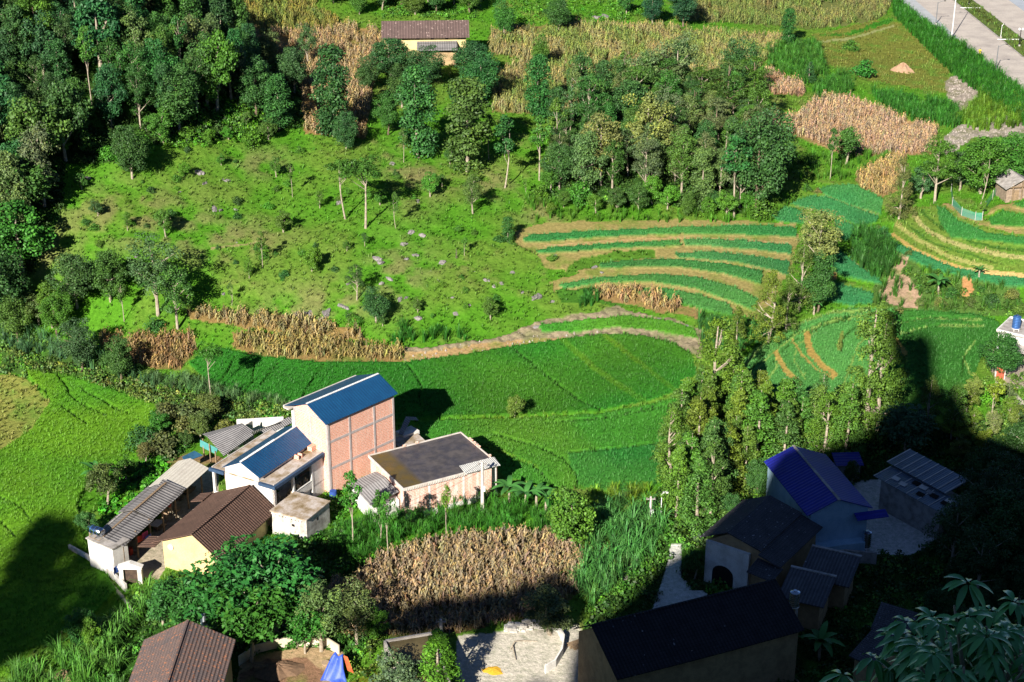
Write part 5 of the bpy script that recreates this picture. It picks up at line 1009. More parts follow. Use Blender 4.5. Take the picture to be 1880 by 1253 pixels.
# ---- bottom middle: pond roof, courtyard, earth yard
def yards():
    r = empty('flat_roof_store', (*U(707,1172,1.2)[:2], -2.4), math.radians(12), 'low flat roof holding brown standing water, cut by the bottom edge', 'building')
    rr = lambda px, py, z: tuple(r_inv(r, U(px, py, z))[:2]); q = [rr(*a_, 1.2) for a_ in ((738,1262),(830,1262),(795,1160),(704,1175))]
    MB().prism(q, -.5, 3.3).build('wall', CONC, r); qi = q; cx = sum(p[0] for p in q)/4; cy = sum(p[1] for p in q)/4; qs = [((p[0]-cx)*.95+cx, (p[1]-cy)*.95+cy) for p in q]
    MB().prism(qs, 3.3, 3.38).build('roof_slab', plain('brown_water_roof', (.13,.105,.05), (.09,.07,.035), .6, .35), r)
    k = MB()
    for a_, b_ in zip(q, q[1:]+q[:1]):
        d = unit(np.array(b_)-np.array(a_)); n_ = np.array([-d[1], d[0]])*.18; a2, b2 = np.array(a_), np.array(b_); k.prism([a2, b2, b2+n_, a2+n_], 3.3, 3.62)
    k.build('parapet', CONCL, r)
    o = MB().prism([tuple(G(*p)[:2]) for p in ((640,1300),(642,1200),(700,1192),(716,1300))], -2.6, -1.75).build('water_basin', plain('algae_water', (.13,.155,.012), (.10,.12,.012), .7, .6)); tag(o, 'square basin of olive green water with algae', 'basin')
    # courtyard wall (half round) and rubble
    w = MB(); pl = [(1000,1152),(1022,1160),(1034,1180),(1030,1205),(1018,1225),(1000,1236)]; P_ = [G(*p) for p in pl]
    for a_, b_ in zip(P_[:-1], P_[1:]):
        d = unit(b_-a_); n_ = np.array([-d[1], d[0], 0])*.15; a_ = a_-(0,0,.4); b_ = b_-(0,0,.4)
        w.add([a_, b_, b_+n_, a_+n_, a_+(0,0,1.3), b_+(0,0,1.3), b_+n_+(0,0,1.3), a_+n_+(0,0,1.3)], [(0,3,2,1),(4,5,6,7),(0,1,5,4),(1,2,6,5),(2,3,7,6),(3,0,4,7)])
    tag(w.build('courtyard_wall', WHITE), 'curved white wall around the concrete courtyard', 'wall')
    rg = random.Random(9); w = MB()
    for k_ in range(150):
        t_ = rg.random(); p = G(930+70*t_+rg.uniform(-4,4), 1158-6*t_+rg.uniform(-4,5)); s_ = rg.uniform(.10,.3); z = p[2]+rg.uniform(0,.8)*(1-abs(t_-.5)*1.4); w.box(p[0]-s_, p[1]-s_*.6, z, p[0]+s_, p[1]+s_*.6, z+s_)
    tag(w.build('rubble_heap', STAINW, None), 'heap of pale broken blocks on the courtyard edge', 'rubble', None, 'stuff')
    def heap(name, px, py, rx, ry, h_, mt, label, cat):
        p = G(px, py); V = []; Fc = []; n, m_ = 18, 6
        for i in range(m_+1):
            for j in range(n):
                a_ = 6.283*j/n; q_ = i/m_; jr = 1+.14*math.sin(a_*3+px)+.08*math.sin(a_*7); V.append((math.cos(a_)*rx*q_*jr, math.sin(a_)*ry*q_*jr, h_*(1-q_**1.6)*(1+.15*math.sin(a_*5+i))-.05))
        for i in range(m_):
            for j in range(n): Fc.append((i*n+j, (i+1)*n+j, (i+1)*n+(j+1) % n, i*n+(j+1) % n))
        o = mesh(name, V, Fc, mt); o.location = p; tag(o, label, cat); return o
    heap('sand_heap', 798, 1190, 1.5, 1.3, .5, plain('dark_sand', (.05,.055,.07), (.03,.035,.05), 4), 'dark sand heap on the concrete courtyard', 'sand heap')
    heap('corn_pile', 903, 1230, 1.2, .8, .15, plain('yellow_corn', (.70,.42,.04), (.6,.34,.03), 9), 'orange-yellow spread of maize cobs drying on the courtyard', 'corn')
    heap('haystack', 1657, 130, 2.3, 2.6, 1.5, plain('pink_straw', (.40,.26,.17), (.32,.2,.13), 5), 'pinkish straw heap on the mown slope', 'straw heap')
    heap('earth_mound', 118, 1243, .9, .8, .8, plain('ochre_earth', (.40,.27,.17), (.3,.2,.12), 3), 'small ochre earth mound at the bottom left', 'mound')
    heap('soil_pile', 510, 1228, 2.6, 1.8, .6, plain('brown_soil', (.20,.125,.08), (.14,.09,.06), 3), 'brown soil heap in the round earth yard', 'soil heap')
    b = MB(); g = G(960, 1200); pts = [g+np.array(v_) for v_ in ((-1.2,.5,.1),(-.8,1.3,.5),(0,1.7,.3),(1.4,1.9,.1))]; b.tube(pts, [.06,.07,.06,.04], 6); b.tube([g+np.array((-1.0,.9,.3)), g+np.array((-.7,-1.2,.1))], [.06,.04], 6); tag(b.build('dead_branch', M_BARK), 'bare reddish branch lying on the courtyard', 'branch')
    # earth yard wall, posts and tarpaulin
    w = MB(); pl = [(440,1222),(470,1202),(512,1190),(560,1186),(600,1188),(622,1202)]; P_ = [G(*p) for p in pl]
    for a_, b_ in zip(P_[:-1], P_[1:]):
        d = unit(b_-a_); n_ = np.array([-d[1], d[0], 0])*.15; a_ = a_-(0,0,.4); b_ = b_-(0,0,.4)
        w.add([a_, b_, b_+n_, a_+n_, a_+(0,0,1.4), b_+(0,0,1.4), b_+n_+(0,0,1.4), a_+n_+(0,0,1.4)], [(0,3,2,1),(4,5,6,7),(0,1,5,4),(1,2,6,5),(2,3,7,6),(3,0,4,7)])
    tag(w.build('pen_wall', plain('cream_blocks', (.66,.60,.48), (.5,.44,.34), 1)), 'cream block wall curving round the earth yard', 'wall')
    V = []; Fc = []; a_, b_, c_, d_ = [np.array(U(*p, z)) for p, z in (((612,1200), 0.4), ((628,1206), 0.2), ((640,1255), -1.9), ((588,1250), -1.9))]
    for i in range(9):
        for j in range(9):
            u_, v_ = i/8, j/8; jt = .22*(vn(u_*5+3, v_*5+1)-.5); p = (a_*(1-u_)+b_*u_)*(1-v_)+(d_*(1-u_)+c_*u_)*v_; V.append(p+np.array([jt, jt, .14*math.sin(u_*9+v_*3)+jt*2-.3*v_*(1-v_)]))
    for i in range(8):
        for j in range(8): Fc.append((i*9+j, (i+1)*9+j, (i+1)*9+j+1, i*9+j+1))
    o = mesh('tarpaulin', V, Fc, plain('blue_plastic', (.045,.10,.50), (.03,.07,.40), 2, .4), None, smooth=True); so = o.modifiers.new('s', 'SOLIDIFY'); so.thickness = .04; tag(o, 'crumpled blue tarpaulin draped at the earth yard corner', 'tarpaulin')
    o = MB().slab([b_+(.1,.1,.1), b_*.4+c_*.6+(.15,.1,.2), b_*.4+c_*.6+(.7,.1,-.1), b_+(.5,.1,-.1)], .04).build('orange_sheet', plain('orange_plastic', (.65,.14,.05), (.5,.1,.04), 2)); tag(o, 'orange plastic sheet tucked beside the blue tarpaulin', 'sheet')
yards()
# ---- road with kerbs, median, lamps
def road():
    X0 = float(kl[1][0]); y0, y1 = 255, 640; zr = 8.6
    RM = plain('road_concrete', (.50,.45,.41), (.44,.395,.365), .25, c3=(.36,.32,.30), bst=.1)
    def sheet(name, xa, xb, z, m_, th=.3):
        o = MB().box(X0+xa, y0, z-th, X0+xb, y1, z).build(name, m_); tag(o, kind='structure'); return o
    sheet('road', -9.0, -.15, zr, RM); sheet('road', 4.9, 13.4, zr, RM)
    sheet('pavement', -12.6, -9.0, zr+.12, plain('pavement_slabs', (.42,.44,.47), (.36,.38,.41), .5, bst=.1), .5); sheet('pavement', 13.4, 17, zr+.12, plain('far_pavement_slabs', (.38,.42,.48), (.33,.36,.42), .5, bst=.1), .5)
    sheet('kerb', -.15, .12, zr+.14, CONC, .4); sheet('kerb', 4.75, 4.9, zr+.14, CONC, .4); sheet('median_strip', .12, 4.75, zr+.10, plain('median_grass', (.11,.15,.03), (.06,.10,.02), .5), .3)
    j = MB()
    for k in range(40): j.box(X0-8.9, 262+k*6, zr+.003, X0-.2, 262.06+k*6, zr+.006)
    tag(j.build('road_joint', plain('joint_tar', (.2,.18,.17))), kind='structure')
    n = 900; x = X0+NR.uniform(.3, 4.6, n); y = NR.uniform(262, 460, n); scatter('median_grass', 'grass', x, y, np.full(n, zr+.1), (.10,.17,.03), (.8, 1.6), 'rough grass and low bushes on the road median', cv=.3)
    n = 150; x = X0+NR.uniform(.8, 4.0, n); y = NR.uniform(262, 460, n); x = X0+2.4+(x-X0-2.4)*.5; scatter('median_bushes', 'leaf', x, y, np.full(n, zr), (.06,.09,.02), (.7, 1.4), 'low dark bushes along the road median', cv=.3)
    def lamp(px, py, top, label, arm, col_, kind_='arm'):
        p = U(px, py, zr+.1); _, y2 = proj(p[0], p[1], p[2]+5); h_ = 5*(py-top)/(py-y2); o = empty('street_lamp', p, 0, label, 'street lamp', 'street lamps along the road')
        MB().tube([(0,0,-.1), (0,0,h_*.6), (0,0,h_)], [.13,.10,.07] if h_ > 5 or col_ is not WP else [.07,.05,.04], 8).build('pole', col_, o)
        MB().box(-.18, -.18, -.1, .18, .18, .35).build('base', CONC, o)
        if kind_ == 'arm':
            MB().tube([(0,0,h_-.3), (arm*.5,0,h_+.1), (arm,0,h_+.25)], .05, 6).build('arm', col_, o); MB().box(min(arm, arm*1.3), -.16, h_+.18, max(arm, arm*1.3), .16, h_+.32).build('lamp_head', DARK, o)
        else:
            for s_ in (-.35, .35): MB().tube([(s_,0,h_-.1), (s_,0,h_+.1), (s_,0,h_+.35), (s_,0,h_+.5)], [.05,.22,.22,.08], 10).build('lamp_globe', PIPE, o)
            MB().tube([(-.35,0,h_-.1), (.35,0,h_-.1)], .04, 5).build('arm', col_, o)
    GP = plain('lamp_post_grey', (.16,.17,.19), (.12,.13,.14), 3, .5); WP = PIPE
    lamp(1718, 45, 4, 'grey street lamp on the near pavement by the top edge', 1.3, GP); lamp(1828, 128, 84, 'grey street lamp on the near pavement nearest the walker', 1.4, GP)
    lamp(1747, 70, -60, 'tall thick white mast rising out of the picture at the roadside', -1.6, WP); lamp(1837, 70, 46, 'slim pale lamp post standing on the median', .4, WP, 'arm'); lamp(1871, 85, 56, 'dark lamp post with paired globes on the median', 0, DARK, 'globe'); lamp(1778, 9, -30, 'dark lamp post on the median at the top edge', 0, DARK, 'globe')
    for px, py in ((1763,15), (1831,73)):
        p = U(px, py, zr+.15); o = MB().box(0, -.15, 0, 4.6, .15, .12).build('median_crossbar', PIPE); o.location = p; tag(o, 'white concrete bar laid across the median '+('near the top edge' if py < 30 else 'beside the globe lamp'), 'bar')
road()
# ================================================================ TREES
g_wood = 'trees of the dense wood filling the upper left'; l_wood = 'dark green tree among its crowded like in the wood filling the upper left'
fill([(-120,600),(-120,-60),(310,-60),(335,40),(420,100),(480,150),(440,200),(330,235),(260,250),(180,270),(110,300),(90,360),(60,430),(10,500)], 3.25, ['broad','open','open','col','broad','leafy','slim','col'], (8.5, 13), [DG, DG, MG, BLG, (.035,.10,.03), OG], l_wood, g_wood, wid=(.68, .98), where='the upper left wood')
fill([(1010,330),(1010,255),(1060,200),(1150,195),(1250,185),(1290,240),(1400,255),(1415,330),(1390,385),(1290,380),(1150,370),(1030,358)], 3.5, ['broad','open','col','open','slim','pine'], (7.5, 12), [DG, MG, OG, (.04,.11,.03), (.10,.15,.055)], 'tree in the thick mixed grove above the striped terraces', 'trees of the grove above the terraces', wid=(.75, 1.0), where='the terrace grove')
fill([(1240,960),(1232,880),(1262,800),(1320,775),(1400,800),(1490,815),(1560,825),(1570,850),(1480,850),(1400,880),(1330,920),(1300,985)], 2.2, ['cunn','cone','cone','cone'], (7.5, 11), [(.09,.17,.022), (.07,.16,.025), (.055,.15,.03), (.085,.165,.022), (.05,.14,.03)], 'yellow-green fir crowded in the belt above the shaded village', 'firs of the belt above the village', wid=(.95, 1.2), where='the fir belt')
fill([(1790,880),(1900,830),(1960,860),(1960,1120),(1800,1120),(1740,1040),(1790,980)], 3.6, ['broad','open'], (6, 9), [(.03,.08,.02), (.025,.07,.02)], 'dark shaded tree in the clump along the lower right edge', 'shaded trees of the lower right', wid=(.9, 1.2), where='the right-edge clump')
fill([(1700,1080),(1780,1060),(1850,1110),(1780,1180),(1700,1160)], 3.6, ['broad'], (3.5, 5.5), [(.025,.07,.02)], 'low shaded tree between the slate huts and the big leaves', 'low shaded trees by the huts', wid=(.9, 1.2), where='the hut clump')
fill([(580,-30),(900,-40),(890,28),(690,32),(600,22)], 4.2, ['broad','leafy'], (4.5, 7), [DG, MG, BG], 'bushy tree in the strip of wood behind the long farmhouse', 'trees behind the long farmhouse', wid=(.9, 1.3), where='the farmhouse strip')
fill([(1745,850),(1760,740),(1800,735),(1900,725),(1900,800),(1800,840)], 2.8, ['leafy','open'], (2.5, 4.5), [LG, (.10,.15,.03), YG, OG], 'pale scrubby tree on the slope below the white house', 'scrubby trees below the white house', wid=(.9, 1.3), where='the pale scrub')
fill([(255,805),(300,770),(400,765),(432,785),(420,800),(350,815),(300,850),(250,850)], 2.4, ['leafy','bush'], (2.2, 3.6), [(.035,.12,.02), DG, (.09,.12,.035)], 'leafy bush in the thicket left of the corrugated shed', 'bushes left of the corrugated shed', wid=(1.0, 1.4), where='the shed thicket')
fill([(-20,560),(60,590),(120,600),(110,640),(0,640)], 3.0, ['broad','leafy'], (4, 7), [DG, MG, (.06,.13,.03)], 'tree on the wooded left margin above the pale cane grass', 'trees on the left margin', wid=(.9, 1.2), where='the left-margin trees')
fill([(985,345),(1060,362),(1180,368),(1290,378),(1395,385),(1410,402),(1280,400),(1100,392),(990,380)], 2.6, ['leafy','bush','broad'], (2.2, 4.6), [DG, MG, BG, (.06,.16,.02)], 'bush', 'bushes at the foot of the terrace grove', wid=(.9, 1.25), where='the grove-foot bushes')
fill([(110,275),(200,265),(270,262),(350,250),(470,225),(520,250),(470,268),(330,282),(230,300),(130,312)], 3.2, ['leafy','bush','leafy'], (2.0, 4.2), [MG, BG, (.06,.18,.02)], 'bush', 'bushes at the foot of the upper left wood', wid=(.9, 1.25), where='the wood-foot bushes')
LIST = [
 ('broad',1392,915,842,DG,'dark shaded tree against the left side of the wide blue roof',1.0), ('broad',1345,965,905,DG,'dark shaded tree behind the arched house',1.1), ('leafy',1275,1060,1010,DG,'shaded bushy tree between the lane and the arched house',1.0), ('leafy',1560,895,845,DG,'shaded bushy tree behind the small blue annex',.8),
 ('umb',635,403,286,(.055,.13,.02),'slender pine with a flat crown, left one of a pair on the open hillside',1.2), ('umb',671,419,286,(.05,.12,.02),'slender pine with a flat crown, right one of a pair on the open hillside',1.45),
 ('slim',741,297,230,MG,'thin young tree with a small bright crown beside the tall dark column tree',.8), ('col',768,287,118,(.045,.12,.03),'tall dark column-shaped tree standing at the left of the slope edge',1.05),
 ('col',858,316,142,(.055,.13,.03),'broad column-shaped tree on the slope edge below the farmhouse',1.2), ('leafy',826,302,264,DG,'small dark round tree left of the broad column tree',.7),
 ('slim',898,295,205,MG,'bare-stemmed tree with a small crown, right of the broad column tree',.9), ('slim',926,346,212,BLG,'tall bare-stemmed tree with a bluish crown on the slope',1.0),
 ('col',988,218,100,(.03,.12,.03),'narrow dark green column tree in the upper middle maize',1.0), ('broad',992,128,62,MG,'small tree just above the narrow column tree in the maize',.8),
 ('col',612,252,82,(.03,.11,.028),'very tall narrow column tree in the tan maize gap',1.0), ('broad',636,278,205,BLG,'round bluish tree at the foot of the tan maize gap',.95),
 ('broad',712,246,172,DG,'round dark tree with a pale stem left of the tall column tree',1.0), ('broad',718,142,62,BLG,'dark bluish tree hiding the left end of the long farmhouse',1.5),
 ('broad',786,160,88,BLG,'dark bluish tree in front of the middle of the long farmhouse',1.45), ('broad',868,150,70,BLG,'dark bluish tree hiding the right end of the long farmhouse',1.5),
 ('broad',884,188,96,BLG,'wide bluish tree standing forward right of the long farmhouse',1.2), ('broad',738,200,118,DG,'dark tree standing below the farmhouse, left of centre',1.1), ('broad',676,170,100,DG,'dark tree left of and below the long farmhouse',1.0),
 ('feather',846,205,150,BLG,'spreading tree with fringed leaves in front of the long farmhouse',1.0),
 ('col',512,238,135,(.04,.12,.03),'dark column tree at the right end of the upper left wood',1.3), ('broad',470,215,110,DG,'round-topped dark tree at the right end of the upper left wood',1.1), ('open',425,190,70,(.06,.115,.04),'tall grey-green tree on the edge of the wood with a visible pale stem',1.1),
 ('open',380,200,58,(.055,.11,.035),'tall grey-green tree inside the edge of the upper left wood',1.1), ('broad',540,170,80,(.05,.115,.035),'grey-green tree left of the tan maize gap',1.0), ('open',566,120,40,(.06,.12,.04),'thin grey-green tree standing in front of the top left maize',.9), ('broad',490,120,52,OG,'grey-green tree against the top left maize',1.1),
 ('broad',330,240,120,DG,'dark tree at the lower edge of the upper left wood, right part',1.2), ('broad',243,330,228,DG,'dark rounded tree standing forward on the grass below the wood',1.0), ('leafy',300,262,200,MG,'green tree at the wood foot right of the forward dark tree',1.1),
 ('slim',727,420,352,MG,'thin leaning young tree right of the pair of pines',.8), ('slim',537,362,298,MG,'thin leafy young tree alone on the upper hillside',.7), ('open',868,392,318,(.08,.15,.03),'small open tree with two pale stems on the hillside',1.0), ('leafy',790,362,318,BG,'round bright bushy tree on the middle hillside',1.0),
 ('col',932,446,396,DG,'small dark tree on the hillside left of the striped terraces',1.1), ('broad',690,592,528,BLG,'round dark bluish tree near the hillside foot',1.25), ('pine',655,552,484,DG,'thin dark pine just above the round bluish tree',.8),
 ('slim',482,494,425,MG,'thin tree alone on the left of the open hillside',.85), ('open',290,577,430,(.06,.135,.04),'tall broad tree with a bare pale stem above the dark maize patch',1.15), ('open',326,604,482,(.05,.135,.03),'leafy tree with a slim pale stem, right of the tall broad tree',1.0),
 ('broad',142,565,455,DG,'wide dark tree on the left slope, left of two touching',1.1), ('broad',203,552,450,DG,'wide dark tree on the left slope, right of two touching',1.0), ('slim',228,590,515,MG,'slim young tree below the two wide dark trees',.9), ('bush',286,608,574,DG,'dark round shrub under the tall broad tree',1.1),
 ('broad',150,682,590,(.04,.11,.035),'grey-green tree at the left end of the hedge',1.0), ('broad',222,700,622,DG,'dark green tree in the hedge before the dark maize patch',1.05), ('umb',388,732,630,(.05,.14,.02),'small umbrella-topped tree with a crooked bare stem by the paddy',1.0),
 ('feather',58,400,282,(.05,.15,.03),'tree with drooping fringed leaves at the wood edge on the left',1.0), ('leafy',42,505,375,(.045,.17,.02),'bright leafy tree at the left edge below the fringed tree',1.2), ('broad',10,600,450,DG,'dark tree cut by the left edge',1.1), ('leafy',96,600,520,(.08,.18,.02),'yellowish leafy tree on the left margin',.8),
 ('leafy',944,770,727,(.08,.18,.03),'small lone leafy tree standing in the middle paddy',.95),
 ('open',1500,520,380,LG,'tall pale-leaved tree rising between the terraces and the right paddies',1.05), ('open',1486,470,388,LG,'pale-leaved treetop left of the tall pale tree',.9), ('cunn',1466,572,440,(.085,.13,.03),'olive fir in front of the tall pale tree',.9), ('broad',1500,575,470,DG,'dark leafy tree below the tall pale tree',.9),
 ('cunn',1408,632,494,(.10,.165,.02),'tall yellow-green fir at the left of the middle fir pair',.95), ('cunn',1442,612,515,(.085,.15,.02),'yellow-green fir at the right of the middle fir pair',.9), ('cone',1352,640,560,(.09,.14,.02),'small isolated conifer with a pale stem between the paddies',1.0),
 ('leafy',1552,302,234,(.055,.15,.03),'round tree with a dark crown at the edge of the pinkish maize',.9), ('slim',1524,330,236,DG,'narrow vine-covered tree left of the round tree by the pinkish maize',.8), ('col',1446,84,14,(.02,.10,.025),'dark narrow tree standing alone below the top right maize',.95),
 ('cone',1486,152,112,BLG,'small bluish conifer left of the mown slope',1.3), ('bush',1562,94,68,(.05,.16,.02),'dense round shrub on the mown slope',1.2), ('bush',1583,142,96,(.035,.14,.02),'tall dense shrub on the mown slope, below the round one',1.1),
 ('pine',1290,232,116,(.05,.12,.018),'broad pine at the left of the pine clump',1.05), ('pine',1332,248,108,(.045,.11,.018),'broad pine in the middle of the pine clump',1.1), ('pine',1372,240,104,(.06,.13,.018),'broad pine at the right of the pine clump',1.0), ('broad',1352,190,72,BLG,'dark pointed tree behind the pine clump',.85),
 ('open',1240,212,60,OG,'tall grey-green tree at the top of the grove',1.1), ('open',1180,215,88,OG,'grey-green tree at the top of the grove, left of the tallest',1.2), ('pine',1082,275,128,DG,'dark pine at the grove\'s upper left corner',.8), ('open',1102,340,205,LG,'pale silvery tree with a thick bare stem in the grove',1.1), ('open',1190,330,165,LG,'pale silvery tree in the middle of the grove',1.0), ('slim',1020,290,180,(.07,.14,.02),'yellowish slender conifer left of the grove',1.0),
 ('slim',990,330,215,MG,'slim tree at the left rim of the grove',1.2), ('broad',1390,395,205,(.035,.10,.03),'tall dark tree at the grove\'s lower right corner',.9), ('slim',1348,400,250,(.03,.11,.03),'tall tree with a long pale stem at the grove\'s lower right',1.2), ('leafy',1400,375,300,BG,'bright bushy tree at the right rim of the grove',.9),
 ('cunn',1650,402,288,(.10,.125,.04),'brownish-green fir right of the small maize triangle',.9), ('pine',1716,372,248,(.06,.15,.018),'rounded green pine in the right-hand clump',1.0), ('leafy',1690,365,300,(.04,.13,.04),'dark bushy tree in front of the rounded green pine',1.0),
 ('broad',1800,355,240,(.045,.16,.02),'large drooping bright tree, left in the clump above the stone hut',1.25), ('broad',1856,335,238,(.04,.155,.02),'large drooping bright tree, right in the clump above the stone hut',1.3), ('slim',1800,374,270,(.06,.17,.02),'slender tree with a long pale stem before the drooping trees',.8), ('leafy',1762,350,280,DG,'dark tree left of the large drooping trees',.9), ('leafy',1804,392,365,BG,'small palm-like bright bush by the net fence',.7),
 ('broad',1836,694,606,(.03,.13,.02),'dense round dark tree beside the white house',1.3), ('cunn',1312,790,585,(.09,.16,.02),'tall fir with a bulging top at the left of the right paddy',1.1), ('cunn',1590,800,552,(.10,.16,.025),'tallest fir, standing before the right paddy with bare limbs',.95), ('cunn',1612,800,570,(.09,.15,.02),'tall fir touching the tallest fir on its right',.8),
 ('feather',1662,838,742,(.05,.13,.06),'blue-green fringed tree at the shadow edge right of the tallest fir',1.0), ('cunn',1495,830,705,(.085,.165,.03),'fir with a flat top left of the tallest fir',1.1), ('cone',1455,800,690,(.05,.14,.03),'pointed dark conifer in front of the right paddy',1.3), ('cunn',1700,800,690,(.07,.13,.02),'fir right of the blue-green fringed tree',1.0), ('open',1745,812,700,(.06,.12,.02),'thin dark tree in the shadow strip',.9), ('slim',1820,780,690,YG,'thin yellow-green tree below the round dark tree',1.3), ('bush',1830,740,705,(.06,.20,.015),'bright green shrub beneath the round dark tree',1.4),
 ('leafy',1048,1012,903,(.07,.16,.02),'round yellow-green tree at the right corner of the near maize field',1.1), ('leafy',1012,1165,1094,(.09,.15,.05),'low wide olive tree at the courtyard wall',1.6), ('slim',648,1012,868,(.04,.16,.02),'slim tree with a tufted dark top before the lean-to, leftmost of three',.8), ('slim',697,1008,900,(.045,.16,.02),'slim small-topped tree before the lean-to, middle of three',.7), ('slim',714,1032,902,(.045,.17,.02),'slim small-topped tree before the lean-to, rightmost of three',.7),
 ('slim',820,990,886,(.09,.20,.02),'very thin young tree before the brick wall',.6), ('cone',806,1290,1155,(.07,.22,.018),'bright green dense conifer at the bottom edge',1.35), ('leafy',740,1290,1200,(.075,.15,.06),'blue-green bushy tree left of the bright conifer',1.2),
 ('feather',425,1180,1026,(.028,.115,.025),'big fringed tree in front of the yellow farmhouse',1.0), ('feather',505,1170,1014,(.03,.115,.028),'big fringed tree right of the one before the farmhouse',1.05), ('feather',338,1165,1056,(.03,.13,.025),'fringed tree beside the white gateway',.9), ('feather',460,1215,1075,(.03,.13,.02),'fringed tree behind the mottled tile roof',1.0), ('leafy',300,1150,1078,(.035,.13,.03),'dark bushy tree right of the white gateway',1.0),
 ('open',590,1195,1062,(.10,.155,.045),'pale green spreading tree above the earth yard',1.25), ('open',655,1185,1068,(.09,.16,.045),'pale green tree at the left tip of the near maize',1.1), ('feather',560,1200,1100,(.035,.14,.02),'green tree between the fringed trees and the earth yard',.8), ('leafy',690,1180,1120,(.06,.17,.02),'leafy bush left of the brown water roof',1.0),
 ('leafy',148,1190,1122,(.05,.13,.03),'small dark leafy tree in the bottom left shadow',.9), ('leafy',172,1200,1135,(.09,.19,.02),'small bright leafy tree at the bottom left',.7), ('leafy',196,925,850,(.07,.12,.035),'olive bush beside the banana plant at the long shed',1.0), ('leafy',232,885,838,(.04,.14,.02),'green bush above the vegetable strip',1.0), ('leafy',165,985,940,DG,'dark bush at the shadow edge left of the steel tank',1.0),
 ('broad',925,70,-4,(.045,.14,.03),'tree with a pale stem right of the long farmhouse, near the top edge',.9), ('broad',1025,60,-12,(.035,.13,.03),'tree with a thick pale stem at the top edge, centre',1.1), ('leafy',1150,26,-18,(.035,.13,.03),'small tree cut by the top edge, left of the dark pair',.9), ('broad',1198,44,-22,(.02,.09,.035),'dark tree at the top edge, left of a touching pair',.9), ('broad',1254,48,-30,(.02,.09,.035),'dark tree at the top edge, right of a touching pair',1.1),
 ('bush',1755,92,68,(.10,.17,.03),'leafy bush at the roadside next to the white mast',1.2), ('bush',1853,152,138,(.06,.12,.05),'little weed bush on the near pavement',.6),
 ('cone',838,475,455,(.2,.2,.12),'tiny bare sapling among the rocks',.4),
]
for k_, px, py, tp, c_, lb, w_ in LIST: T(k_, px, py, tp, c_, lb, wid=w_)
# shrubs dotted over the hillside
SB = []; cnt = 0; px0 = NR.uniform(110, 1100, 900); py0 = NR.uniform(275, 600, 900)
HILL = [(120,300),(300,280),(480,262),(640,280),(800,300),(960,330),(960,420),(1050,500),(1050,545),(960,600),(860,600),(740,610),(650,600),(560,575),(350,565),(240,600),(180,580),(120,470)]
for a_, b_ in zip(px0, py0):
    if cnt >= 80: break
    if inpoly(np.array(a_), np.array(b_), HILL) and fbm(np.array(a_/60), np.array(b_/35)) > .42:
        p = G(a_, b_); c_ = R.choice([DG, BG, (.05,.15,.02), (.07,.18,.02)]); h_ = R.uniform(.6, 1.7); SB.append([b_, a_, None, f"{'knee-high' if h_ < 1.1 else 'chest-high'} {tone(c_)} shrub"]); SB[-1][2] = tree('bush', p[0], p[1], p[2], h_, c_, 'low green shrub, one of many alike dotted over the open hillside', 'low shrubs dotted over the hillside', wid=R.uniform(.7, 1.3)); cnt += 1
rowlabels(SB, 'hillside shrubs')
HT = [(150,345),(205,360),(335,325),(300,318),(405,305),(455,300),(507,320),(560,350),(590,385),(548,420),(520,430),(500,375),(640,460),(610,470),(700,380),(596,372),(672,450),(690,405),(812,340),(560,450),(580,500),(520,500),(455,515),(392,470),(300,430),(270,400),(240,425),(360,420),(182,400),(600,520),(640,590),(780,500),(850,470),(865,545),(700,600),(950,580),(905,590),(820,585),(770,570),(1000,470),(960,360),(985,385),(1010,400),(940,350),(870,340),(800,330),(420,560),(540,545)]
SB = []
for i, (a_, b_) in enumerate(HT[::2]):
    p = G(a_+R.uniform(-6, 6), b_+R.uniform(-4, 4)); k_ = R.choice(['slim','leafy','leafy','open']); c_ = R.choice([DG, MG, BG, (.07,.16,.02), (.05,.13,.02)]); SB.append([b_, a_, None, f'young {tone(c_)} {SHN[k_]} tree']); SB[-1][2] = tree(k_, p[0], p[1], p[2], R.uniform(1.8, 4.2), c_, 'small young tree, one of many alike dotted over the open hillside', 'young trees dotted over the hillside', wid=R.uniform(.8, 1.2))
rowlabels(SB, 'the hillside saplings')
SB = []
# shrubs on the right-hand banks
for a_, b_, s_ in [(1668,470,1.2),(1700,520,1.6),(1745,545,1.8),(1780,560,1.6),(1820,560,2.0),(1860,548,1.8),(1875,575,1.6),(1650,575,1.2),(1690,560,1.4),(1800,535,1.2),(1725,560,1.5),(1600,430,1.0),(1612,420,.9),(1440,330,1.6),(1462,300,1.5),(1480,350,1.4),(1430,250,1.3),(1500,355,1.2),(1640,300,1.5)]:
    p = G(a_, b_); SB.append([b_, a_, None, ('low' if s_ < 1.45 else 'waist-high')+' rough shrub']); SB[-1][2] = tree('bush', p[0], p[1], p[2], s_, R.choice([DG, (.07,.14,.03), (.12,.15,.045)]), 'rough shrub among its like on the banks of the right-hand fields', 'rough shrubs on the right-hand banks', wid=1.2)
rowlabels(SB, 'right-hand bank shrubs', 7); SB = []
